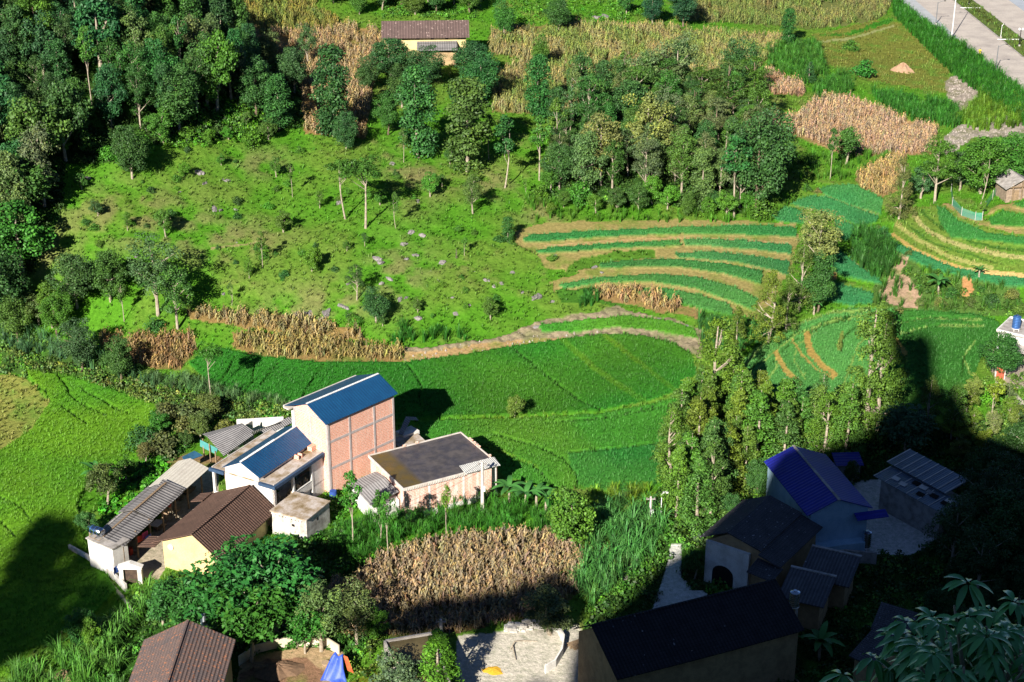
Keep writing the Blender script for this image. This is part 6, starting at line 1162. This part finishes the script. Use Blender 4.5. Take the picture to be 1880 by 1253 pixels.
# ---------------------------------------------------------------- limestone outcrops
ROCK = plain('limestone', (.27,.25,.255), (.19,.175,.175), 1.5, c3=(.11,.105,.10), bst=.5)
def rockmesh(seed):
    rg = np.random.default_rng(seed); import bmesh
    bm = bmesh.new(); bmesh.ops.create_icosphere(bm, subdivisions=3, radius=1); ds = unit(rg.normal(size=(9, 3))); of = rg.uniform(.45, .9, 9)
    for v in bm.verts:
        p = np.array(v.co)
        for d_, o_ in zip(ds, of):
            q = p@d_
            if q > o_: p = p-d_*(q-o_)
        p *= 1+.08*rg.normal(); v.co = p*np.array([1.2, .8, .65])
    me = bpy.data.meshes.new('rock'); bm.to_mesh(me); bm.free(); me.materials.append(ROCK); return me
RM_ = [rockmesh(i) for i in range(5)]
spots = [(363,318,1.5),(375,334,1.2),(384,345,.8),(416,330,1.2),(425,345,1.1),(394,383,.9),(432,383,.8),(404,385,.7),(160,325,.8),(210,372,.5),(330,352,.4),(620,372,.9),(740,447,.9),(754,425,1.1),(775,432,.8),(690,473,1.3),(700,480,1.0),(812,482,.9),(762,468,.6),(745,475,.6),(892,515,.9),(922,520,1.1),(908,525,.8),(957,538,1.0),(985,545,1.4),(1030,562,1.2),(1015,555,.8),(735,548,.9),(745,545,.7),(765,560,.9),(838,575,.8),(765,582,.8),(600,570,1.6),(565,572,1.4),(545,575,1.0),(630,560,1.2),(590,585,1.0),(90,430,.6),(250,470,.5),(435,445,.6),(412,537,.7),(1020,470,.6),(1092,490,.7),(1105,500,.5),(960,640,.5),(985,600,1.2),(1010,598,.9),(1260,600,.8),(1210,585,.6),(355,318,.7),(767,368,.8),(765,372,.7),(720,300,.8),(850,318,.7),(1095,30,1.8),(1110,28,1.2),(500,480,.6),(520,490,.5),(560,470,.5),(470,440,.4),(640,520,.7),(820,440,.6),(870,500,.7),(880,520,.6),(905,490,.5),(940,500,.6),(790,500,.7),(805,515,.6),(830,545,.7),(860,560,.7),(900,575,.6),(700,520,.7),(715,510,.6)]
for a_, b_, s_ in spots:
    p = G(a_, b_); o = bpy.data.objects.new('rock', R.choice(RM_)); C.objects.link(o); SB.append([b_, a_, o, ('large' if s_ > 1.05 else ('small' if s_ < .7 else 'medium'))+' grey outcrop']); o.location = p-np.array([0,0,.28*s_]); o.rotation_euler = (R.uniform(-.3,.3), R.uniform(-.3,.3), R.random()*6.28); o.scale = [s_*.72*R.uniform(.7,1.3) for _ in range(3)]
    tag(o, 'grey limestone outcrop showing through the grass, one of many alike', 'rock', 'limestone outcrops in the grass')
rowlabels(SB, 'the hillside rocks')
x, y, z, px, py = sample([(1738,150),(1765,130),(1806,150),(1785,195),(1765,205),(1742,178)], 3); x2 = sample([(1732,252),(1765,230),(1830,212),(1900,222),(1900,246),(1790,255),(1735,285)], 2.2); x3 = sample([(930,618),(1000,592),(1100,602),(1240,630),(1275,650),(1230,630),(1150,616),(1050,622),(960,632),(760,665),(742,655),(850,632)], 1.6)
mb = MB()
for q in ((x, y, z), x2[:3], x3[:3]):
    for a_, b_, c_ in zip(*q):
        s_ = .08+.2*R.random()**2; n_ = 5; v_ = [(a_+math.cos(i*1.256+s_*9)*s_*R.uniform(.7,1.2), b_+math.sin(i*1.256+s_*9)*s_*R.uniform(.7,1.2), c_-.1) for i in range(n_)]
        mb.add(v_+[(a_, b_, c_+s_*1.1)], [(i, (i+1) % n_, n_) for i in range(n_)])
tag(mb.build('stones', plain('pale_stone', (.36,.32,.30), (.25,.22,.20), 2)), 'pale loose stones on the scree slopes and the terrace bank', None, None, 'stuff')
# ---------------------------------------------------------------- banana plants
M_BAN = leafmat('banana_leaf')
def banana(px, py, hgt, label, n=9, c=(.05,.17,.035), p=None):
    p = G(px, py) if p is None else p; o = empty('banana_plant', p, R.random()*6, label, 'banana plant'); rg = np.random.default_rng(int(px))
    m_ = MB(); m_.tube([(0,0,-.2), (.03,0,hgt*.35), (0,.03,hgt*.62)], [.16,.13,.07], 8); m_.build('stem', M_BARK, o)
    for i in range(n):
        a = i*2.4+rg.random()*.5; L_ = hgt*rg.uniform(.55,.8); el = rg.uniform(.5, 1.2); V = []; Fc = []; lr = []; S_ = 9; w0 = hgt*.085
        for k in range(S_+1):
            t_ = k/S_; r_ = L_*t_*math.cos(el*(1-t_*.5)); z_ = hgt*.6+L_*(t_*math.sin(el)-.75*t_*t_*rg.uniform(.9,1.0)*(1.2-el*.5)); w = w0*math.sin(math.pi*min(.06+t_*.94, 1))**.6+.02
            for s_ in (-1, 0, 1): V.append((math.cos(a)*r_-math.sin(a)*w*s_, math.sin(a)*r_+math.cos(a)*w*s_, z_+abs(s_)*w*.35)); lr.append(.35+.1*rg.random())
        for k in range(S_):
            for s_ in (0, 1): q = k*3+s_; Fc.append((q, q+3, q+4, q+1))
        l_ = mesh('leaf', V, np.array(Fc), M_BAN, o, attrs={'lr': ('FLOAT', lr)}); l_.color = (*(np.array(c)*rg.uniform(.8, 1.3)), 1)
for px, py, h_, lb in [(935,925,3.2,'leftmost banana plant of the clump beyond the wet roof'),(965,938,3.4,'second banana plant of the clump beyond the wet roof'),(985,930,3.0,'third banana plant of the clump beyond the wet roof'),(1002,940,2.8,'rightmost banana plant of the clump beyond the wet roof'),
   (183,900,3.4,'banana plant beside the vegetable strip at the long shed'),(1722,542,3.2,'banana plant in the scrub above the far right paddy'),(1797,512,2.0,'small lone banana plant on the orange bank'),(1503,1215,3.6,'shaded banana plant below the thin water tank'),(545,1188,2.8,'banana plant under the trees above the earth yard'),(425,1160,2.6,'banana plant behind the mottled tile roof'),(1494,578,2.4,'banana plant at the foot of the dark leafy tree')]:
    banana(px, py, h_, lb, 11 if h_ > 3 else 8)
# ---------------------------------------------------------------- big-leaved tree near the camera
def near_tree():
    rg = np.random.default_rng(12); V = []; Fc = []; lr = []
    def pt(px, py, dist):
        d = rdir(px, py); d = d/np.linalg.norm(d); return np.array([0, 0, CAMZ])+d*dist
    tips = [(1752,1112,17),(1700,1150,17.3),(1810,1150,17),(1655,1195,17.4),(1745,1180,16.6),(1625,1235,17.6),(1690,1225,16.8),(1770,1225,16.5),(1845,1190,17),(1870,1110,18),(1880,1230,16.8),(1830,1250,16.4),(1650,1262,17),(1720,1270,16.5),(1880,1160,17.4),(1790,1190,17.6),(1735,1145,17.8),(1925,1190,17),(1950,1250,17),(1840,1215,17.8),(1680,1180,18),(1600,1290,17.6),(1560,1330,17.8),(1900,1290,17)]
    base = pt(1800, 1500, 17.5); tb = MB()
    for (a_, b_, d_) in tips:
        p = pt(a_, b_, d_); mid = (p+base)/2+np.array([rg.normal()*.15, rg.normal()*.15, .2]); tb.tube([tuple(base), tuple(mid), tuple(p)], [.05,.03,.012], 5)
        for s_ in range(9):
            c_ = p+np.array([rg.normal()*.22, rg.normal()*.22, rg.normal()*.10-.12*s_]); n = 11
            for i in range(n):
                a = i*6.283/n+rg.random()*.4; el = rg.uniform(-.35, .55)-.15*s_; L_ = rg.uniform(.16, .26); w = L_*.17; S_ = 5; k0 = len(V); r_ = rg.random()*.5+.2
                dx = np.array([math.cos(a)*math.cos(el), math.sin(a)*math.cos(el), math.sin(el)]); sx = unit(np.cross(dx, [0,0,1.0])); up = np.cross(sx, dx)
                for k in range(S_+1):
                    t_ = k/S_; ww = w*math.sin(math.pi*min(.04+.93*t_, .99))**.8; q = c_+dx*(.03+L_*t_)-np.array([0,0,.13*t_*t_])
                    for j in (-1, 0, 1): V.append(q+sx*ww*j+up*abs(j)*ww*.35); lr.append(r_+(0.12 if j == 0 else 0))
                for k in range(S_):
                    for j in (0, 1): q = k0+k*3+j; Fc.append((q, q+3, q+4, q+1))
    tb.tube([tuple(base), tuple(base-np.array([0,.5,8]))], [.09,.16], 8)
    o = empty('broadleaf_tree', base-np.array([0,.5,8]), 0, 'large-leaved tree close to the viewer in the bottom right corner', 'tree'); off = -np.array(o.location)
    a = mesh('crown', np.array(V)+off, np.array(Fc), M_NEAR, o, attrs={'lr': ('FLOAT', lr)}, smooth=True); a.color = (.10,.34,.10,1)
    tb.v = [tuple(np.array(v)+off) for v in tb.v]; tb.build('trunk', M_BARK, o)
M_NEAR = leafmat('glossy_leaves'); M_NEAR.node_tree.nodes['Principled BSDF'].inputs['Roughness'].default_value = .32; M_NEAR.node_tree.nodes['Principled BSDF'].inputs['Specular IOR Level'].default_value = .5
near_tree()
# ================================================================ POLES, PEOPLE, SMALL THINGS
def pole(px, py, top, label, rad=.13, box=True):
    p = G(px, py); _, y2 = proj(p[0], p[1], p[2]+5); h_ = 5*(py-top)/(py-y2); o = empty('utility_pole', p, 0, label, 'utility pole', 'concrete utility poles')
    MB().tube([(0,0,-.3), (0,0,h_)], [rad*1.3, rad*.85], 8).build('shaft', CONCL, o); m_ = MB(); m_.box(-.5, -.05, h_-.35, .5, .05, h_-.25)
    for s_ in (-.42, 0, .42): m_.tube([(s_, 0, h_-.25), (s_, 0, h_-.08)], .04, 6)
    m_.build('crossarm', STEELB if 0 else CONC, o)
    if box: MB().box(-.08, -.32, h_*.42, .32, -.14, h_*.42+.6).build('meter_box', PIPE, o)
    return np.array([p[0], p[1], p[2]+h_-.1])
pA = pole(886, 938, 848, 'stout concrete pole standing before the brick wall of the wet-roofed building', .17); pB = pole(1193, 966, 912, 'concrete pole between the lower paddy and the firs'); pC = pole(810, 1172, 1137, 'short concrete pole top behind the brown water roof', .16, False)
def wire(a, b, label, sag=.6):
    pts = [tuple(a*(1-t_)+b*t_-np.array([0,0,sag*4*t_*(1-t_)])) for t_ in np.linspace(0, 1, 14)]; tag(MB().tube(pts, .018, 4).build('wire', DARK), label, 'wire')
wire(pA, U(648,962,1.6), 'wire from the stout pole down past the brick wall to the left'); wire(pB, U(1090,1030,1.2), 'wire from the pole by the firs down to the lane'); wire(pC, U(704,1162,1.2), 'wire from the short pole to the brown water roof', .2)
p = G(1213, 955); o = empty('street_lamp', p, 0, 'small village lamp with a white head beside the pole by the firs', 'street lamp'); MB().tube([(0,0,-.2),(0,0,3.2),(.25,0,3.4)], .05, 6).build('pole', PIPE, o); MB().box(.1,-.15,3.35,.75,.15,3.5).build('lamp_head', PIPE, o)
def skin(name, verts, edges, rad, mt, parent):
    me = bpy.data.meshes.new(name); me.from_pydata(verts, edges, []); me.materials.append(mt); o = bpy.data.objects.new(name, me); C.objects.link(o)
    o.modifiers.new('skin', 'SKIN'); ss = o.modifiers.new('sub', 'SUBSURF'); ss.levels = ss.render_levels = 1
    for v, r_ in zip(me.skin_vertices[0].data, rad): v.radius = (r_, r_)
    me.skin_vertices[0].data[0].use_root = True
    if parent: o.parent = parent
    return o
SKIN = plain('skin', (.45,.26,.17)); HAIR = plain('black_hair', (.02,.017,.015))
def person(px, py, label, shirt, trou, face=0., step=.18, arms=.15, zz=None, pos=None):
    p = (G(px, py) if zz is None else U(px, py, zz)) if pos is None else pos
    J = [(0,0,.95),(0,0,1.2),(0,0,1.42),(0,-.01,1.50),(0,-.02,1.62),(0,-.01,1.70), (.10,0,.90),(.11,-step*.5,.50),(.11,-step+.06,.08),(.11,-step-.12,.03), (-.10,0,.90),(-.11,step*.4,.50),(-.11,step+.05,.10),(-.11,step-.1,.04),
         (.19,0,1.40),(.24,arms*.3,1.13),(.24,-arms,.90),(.24,-arms-.08,.80),(-.19,0,1.40),(-.24,-arms*.1,1.13),(-.23,arms*.3-.1,.90),(-.22,arms*.3-.14,.80)]
    E = [(0,1),(1,2),(2,3),(3,4),(4,5),(0,6),(6,7),(7,8),(8,9),(0,10),(10,11),(11,12),(12,13),(2,14),(14,15),(15,16),(16,17),(2,18),(18,19),(19,20),(20,21)]
    RA = [.12,.12,.12,.055,.09,.075,.085,.06,.04,.035,.085,.06,.04,.035,.055,.042,.032,.03,.055,.042,.032,.03]
    o = skin('person', J, E, RA, SKIN, None); o.location = p; o.rotation_euler.z = face; tag(o, label, 'person')
    skin('shirt', [J[0],J[1],J[2],(0,0,1.46),J[14],J[15],J[18],J[19]], [(0,1),(1,2),(2,3),(2,4),(4,5),(2,6),(6,7)], [.15,.145,.145,.07,.075,.06,.075,.06], shirt, o)
    skin('trousers', [J[0],J[6],J[7],J[8],J[10],J[11],J[12]], [(0,1),(1,2),(2,3),(0,4),(4,5),(5,6)], [.14,.105,.085,.065,.105,.085,.065], trou, o)
    skin('hair', [(0,.015,1.60),(0,.0,1.69),(0,-.02,1.74)], [(0,1),(1,2)], [.09,.095,.06], HAIR, o)
    return o
YLW = plain('yellow_cloth', (.85,.62,.03)); REDC = plain('red_cloth', (.75,.10,.06)); PNK = plain('pink_cloth', (.70,.10,.22)); BLK = plain('dark_cloth', (.03,.035,.06)); BLUC = plain('blue_cloth', (.04,.10,.40)); TANC = plain('tan_cloth', (.45,.33,.22))
person(1798, 104, 'person in a yellow top walking along the near side of the road', YLW, YLW, 2.6, zz=8.62); person(313, 946, 'person in a red top standing in the yard by the long shed', REDC, TANC, 1.0); person(305, 956, 'person in pale clothes bending beside the red one in the yard', TANC, TANC, .4)
person(824, 99, 'person in a red top before the long farmhouse', REDC, BLK, .2)
def cloth(px, py, z, mt, label, w_=.5):
    p = U(px, py, z); V = [(x_*w_, .05*math.sin(x_*9)+.02*k, z_) for k in (0, 1) for z_ in (0, -.35, -.75) for x_ in (-1, -.5, 0, .5, 1)]
    Fc = [(r_*5+i, r_*5+i+1, r_*5+i+6, r_*5+i+5) for r_ in range(2) for i in range(4)]; Fc += [tuple(q+15 for q in f[::-1]) for f in Fc]; o = mesh('laundry', V, Fc, mt); o.location = p; o.rotation_euler.z = 1.1; tag(o, label, 'laundry')
cloth(256, 984, 1.2, REDC, 'red garment hanging at the long shed'); cloth(266, 977, 1.4, PNK, 'pink garment hanging right of the red one'); cloth(272, 983, 1.0, BLUC, 'blue garment hanging beside the pink one'); cloth(212, 1030, .9, PNK, 'pink cloth draped at the tank block house', .4); cloth(214, 1040, .5, BLUC, 'blue cloth draped below the pink cloth at the block house', .5)
def drum(px, py, mt, label, r_=.3, h_=.8):
    p = G(px, py); o = empty('barrel', p, 0, label, 'barrel'); MB().tube([(0,0,0),(0,0,h_*.3),(0,0,h_*.7),(0,0,h_)], [r_*.92,r_,r_,r_*.92], 14).build('drum', mt, o); MB().tube([(0,0,h_),(0,0,h_+.04)], r_*.95, 14).build('lid', mt, o)
drum(231, 1022, BLUC, 'blue barrel in the yard near the gateway'); drum(240, 1018, REDC, 'red barrel beside the blue one in the yard', .27, .7); drum(612, 915, BLUC, 'blue barrel behind the white outbuilding', .4, .9); drum(208, 1020, REDC, 'red barrel against the tank block house', .25, .6)
t = empty('table', G(289, 972), 1.2, 'pale table standing in the yard beside the shed', 'table'); MB().box(-.7,-.5,.72,.7,.5,.78).build('tabletop', PIPE, t)
for sx in (-.6, .6):
    for sy in (-.4, .4): MB().box(sx-.03, sy-.03, 0, sx+.03, sy+.03, .72).build('leg', WOOD, t)
# boat-shaped blue cover and net fence
p = U(352, 842, .9); o = MB().slab([(-1.3,-.2,.2),(1.3,-.5,.0),(1.1,.6,.35),(-1.0,.5,.5)], .08).build('blue_cover', plain('teal_blue_plastic', (.04,.13,.24), (.03,.1,.18), 2, .5)); o.location = p; o.rotation_euler.z = 1.0; tag(o, 'small dark blue cover at the top of the long shed', 'cover')
nf = empty('net_fence', G(1760, 400), 0, 'turquoise net fence on thin posts on the right-hand terrace', 'fence'); pts = [G(*q) for q in ((1746,352),(1748,378),(1765,396),(1790,405),(1803,405),(1808,385),(1822,365),(1835,350))]; L0 = np.array(nf.location)
NET, _t, _b = mat('turquoise_net'); _b.inputs['Base Color'].default_value = (.10,.40,.32,1); _b.inputs['Alpha'].default_value = .45; mb = MB()
for a_, b_ in zip(pts[:-1], pts[1:]): mb.add([a_-L0, b_-L0, b_-L0+(0,0,1.2), a_-L0+(0,0,1.2)], [(0,1,2,3)])
mb.build('net', NET, nf)
for a_ in pts: MB().tube([tuple(a_-L0-(0,0,.2)), tuple(a_-L0+(0,0,1.4))], .04, 5).build('post', CONCL, nf)

def woodpile(px, py, label, n, L_, rz):
    g = G(px, py); mb = MB(); rg = random.Random(px)
    for i in range(n):
        y_ = (i % 6)*.2+rg.uniform(-.03,.03); z_ = .1+(i//6)*.17; l_ = L_*rg.uniform(.7, 1); mb.tube([(-l_/2+rg.uniform(-.1,.1), y_, z_), (l_/2, y_+rg.uniform(-.08,.08), z_)], rg.uniform(.06,.1), 6)
    o = mb.build('woodpile', WOOD); o.location = g; o.rotation_euler.z = rz; tag(o, label, 'woodpile')
woodpile(352, 905, 'stack of split wood lying on the yard below the terrace house', 18, 1.6, 1.1); woodpile(1068, 1190, 'small stack of poles beside the tan gable wall', 12, 2.2, .5); woodpile(480, 1232, 'stack of sticks at the edge of the round earth yard', 14, 1.4, .2)
def basket(px, py, label):
    g = G(px, py); o = MB().tube([(0,0,0),(0,0,.2),(0,0,.34)], [.25,.36,.40], 14).build('basket', TANC); o.location = g; tag(o, label, 'basket')
basket(300, 966, 'round basket on the yard near the pale table'); basket(326, 938, 'round basket on the yard below the person in red'); basket(598, 1222, 'round basket in the earth yard near the tarpaulin')
# ================================================================ THE MOUNTAIN THE PICTURE WAS TAKEN FROM (behind and below the viewer; an added unseen slab throws the big shadow)
YR = -9.0
def back(px, py, z):
    P = U(px, py, z); t_ = (P[1]-YR)/SD[1]; return (P[0]-SD[0]*t_, P[2]-SD[2]*t_)
SH = [(1036,1290,-2),(1045,1230,-2),(1062,1172,-2),(1110,1138,-2),(1165,1092,-1.5),(1215,1035,-1.5),(1252,1010,0),(1290,985,3),(1340,930,4),(1395,880,4),(1440,832,4),(1475,818,4),(1525,838,4),(1545,800,3),(1572,800,3),(1590,855,3),(1640,865,4),(1685,850,4),(1690,770,3),(1680,730,2),(1666,700,1.2),(1668,640,1.2),(1678,616,1.2),(1700,612,1.2),(1715,635,1.2),(1712,690,1.2),(1722,730,1.3),(1740,725,1.3),(1748,702,1.3),(1758,715,1.3),(1765,780,2),(1800,800,3),(1850,812,3),(1900,830,3),(2000,790,3)]
ROCKD = plain('dark_rock', (.20,.19,.18), (.12,.12,.11), .3)
pl = [back(*q) for q in SH]; pl = pl+[(12, 122), (12, 60), (pl[0][0]+4, 60)]  # added unseen slab, its outline traced back from the edge of the big shadow
print('shadow_crag', [(round(a), round(b)) for a, b in pl])
n_ = len(pl); V = [(a, YR, b) for a, b in pl]+[(a-SD[0]*5, YR-SD[1]*5, b-SD[2]*5) for a, b in pl]
import bmesh
me = bpy.data.meshes.new('shadow_crag'); bm = bmesh.new(); vs_ = [bm.verts.new(v) for v in V]; f1_ = bm.faces.new(vs_[:n_]); f2_ = bm.faces.new(vs_[n_:][::-1])
for i in range(n_): bm.faces.new((vs_[i], vs_[n_+i], vs_[n_+(i+1) % n_], vs_[(i+1) % n_]))
bmesh.ops.triangulate(bm, faces=[f1_, f2_]); bm.to_mesh(me); bm.free(); me.materials.append(ROCKD)
o = bpy.data.objects.new('shadow_crag', me); C.objects.link(o); tag(o, kind='structure')
xs = np.linspace(-260, 260, 105); ys = np.concatenate([np.linspace(-160, 40, 60), [50, 60, 70, 80, 92]]); MX, MY = np.meshgrid(xs, ys)
top_ = 60+25.2/(1+np.exp(-(MX+42)/5)); hz = np.where(MY < -1, top_-np.clip(-MY-14, 0, None)*.9, top_-np.clip(MY+1, 0, None)*1.35); hz += (fbm(MX/12, MY/12)-.5)*3*((MY < -4) | (MY > 8))*(np.abs(MX)+np.abs(MY) > 12); hz = np.maximum(hz, -6)
hz = np.minimum(hz, np.where(MY > -6, 85.2-np.clip(MY+1, 0, None)*1.2, 200))
idx = np.arange(MX.size).reshape(MX.shape); Fm = np.stack([idx[:-1, :-1], idx[:-1, 1:], idx[1:, 1:], idx[1:, :-1]], -1).reshape(-1, 4)
tag(mesh('mountain', np.stack([MX, MY, hz], -1).reshape(-1, 3), Fm, ROCKD, smooth=True), kind='structure')
# leaf crowns added out of view behind the viewer, shaped to cast the smaller shadows
def shade_caster(polys, label, dens=1.0):
    pts = []
    for poly in polys:
        q = [back(a, b, z) for a, b, z in poly]; xs_, zs_ = [p[0] for p in q], [p[1] for p in q]; n = int((max(xs_)-min(xs_))*(max(zs_)-min(zs_))*dens*2.6)
        X = NR.uniform(min(xs_), max(xs_), n); Z = NR.uniform(min(zs_), max(zs_), n); m_ = inpoly(X, Z, q); pts += [(a, YR-NR.uniform(0, 1.5), b) for a, b in zip(X[m_], Z[m_])]
    if not pts: return
    pts = np.array(pts); V, Fq_, lr = clumps_to_leaves(pts, np.full(len(pts), .85), 60, .5, 1.3, NR); c = pts.mean(0); base = np.array([c[0], YR-6, 52.0])
    o = empty('tree', base, 0, label, 'tree'); a = mesh('crown', V-base, Fq_, M_LEAF, o, attrs={'lr': ('FLOAT', lr)}); a.color = (*DG, 1)
    MB().tube([(0,0,-8), tuple((c-base)*.6), tuple(c-base)], [.8,.5,.25], 8).build('trunk', M_BARK, o)
shade_caster([[(0,1060,-1),(30,1005,-1),(60,965,-1),(95,942,-1),(140,950,-1),(165,985,-1),(190,1050,-1),(232,1085,-1),(215,1130,-1.5),(150,1160,-2),(60,1190,-2),(-60,1230,-2),(-120,1100,-1)]], 'unseen tree added behind the viewer, crown shaped to shade the lower left field')
shade_caster([[(660,1130,.8),(760,1105,.9),(860,1092,.9),(940,1078,.9),(990,1058,.9),(1018,1036,.9),(1045,1060,.8),(1062,1110,0),(1050,1135,-1),(960,1135,-1),(860,1145,-1),(700,1160,-1)],[(840,1300,-2),(900,1262,-2),(1000,1262,-2),(1040,1300,-2)]], 'unseen crown added behind the viewer to shade the near maize and courtyard edge')
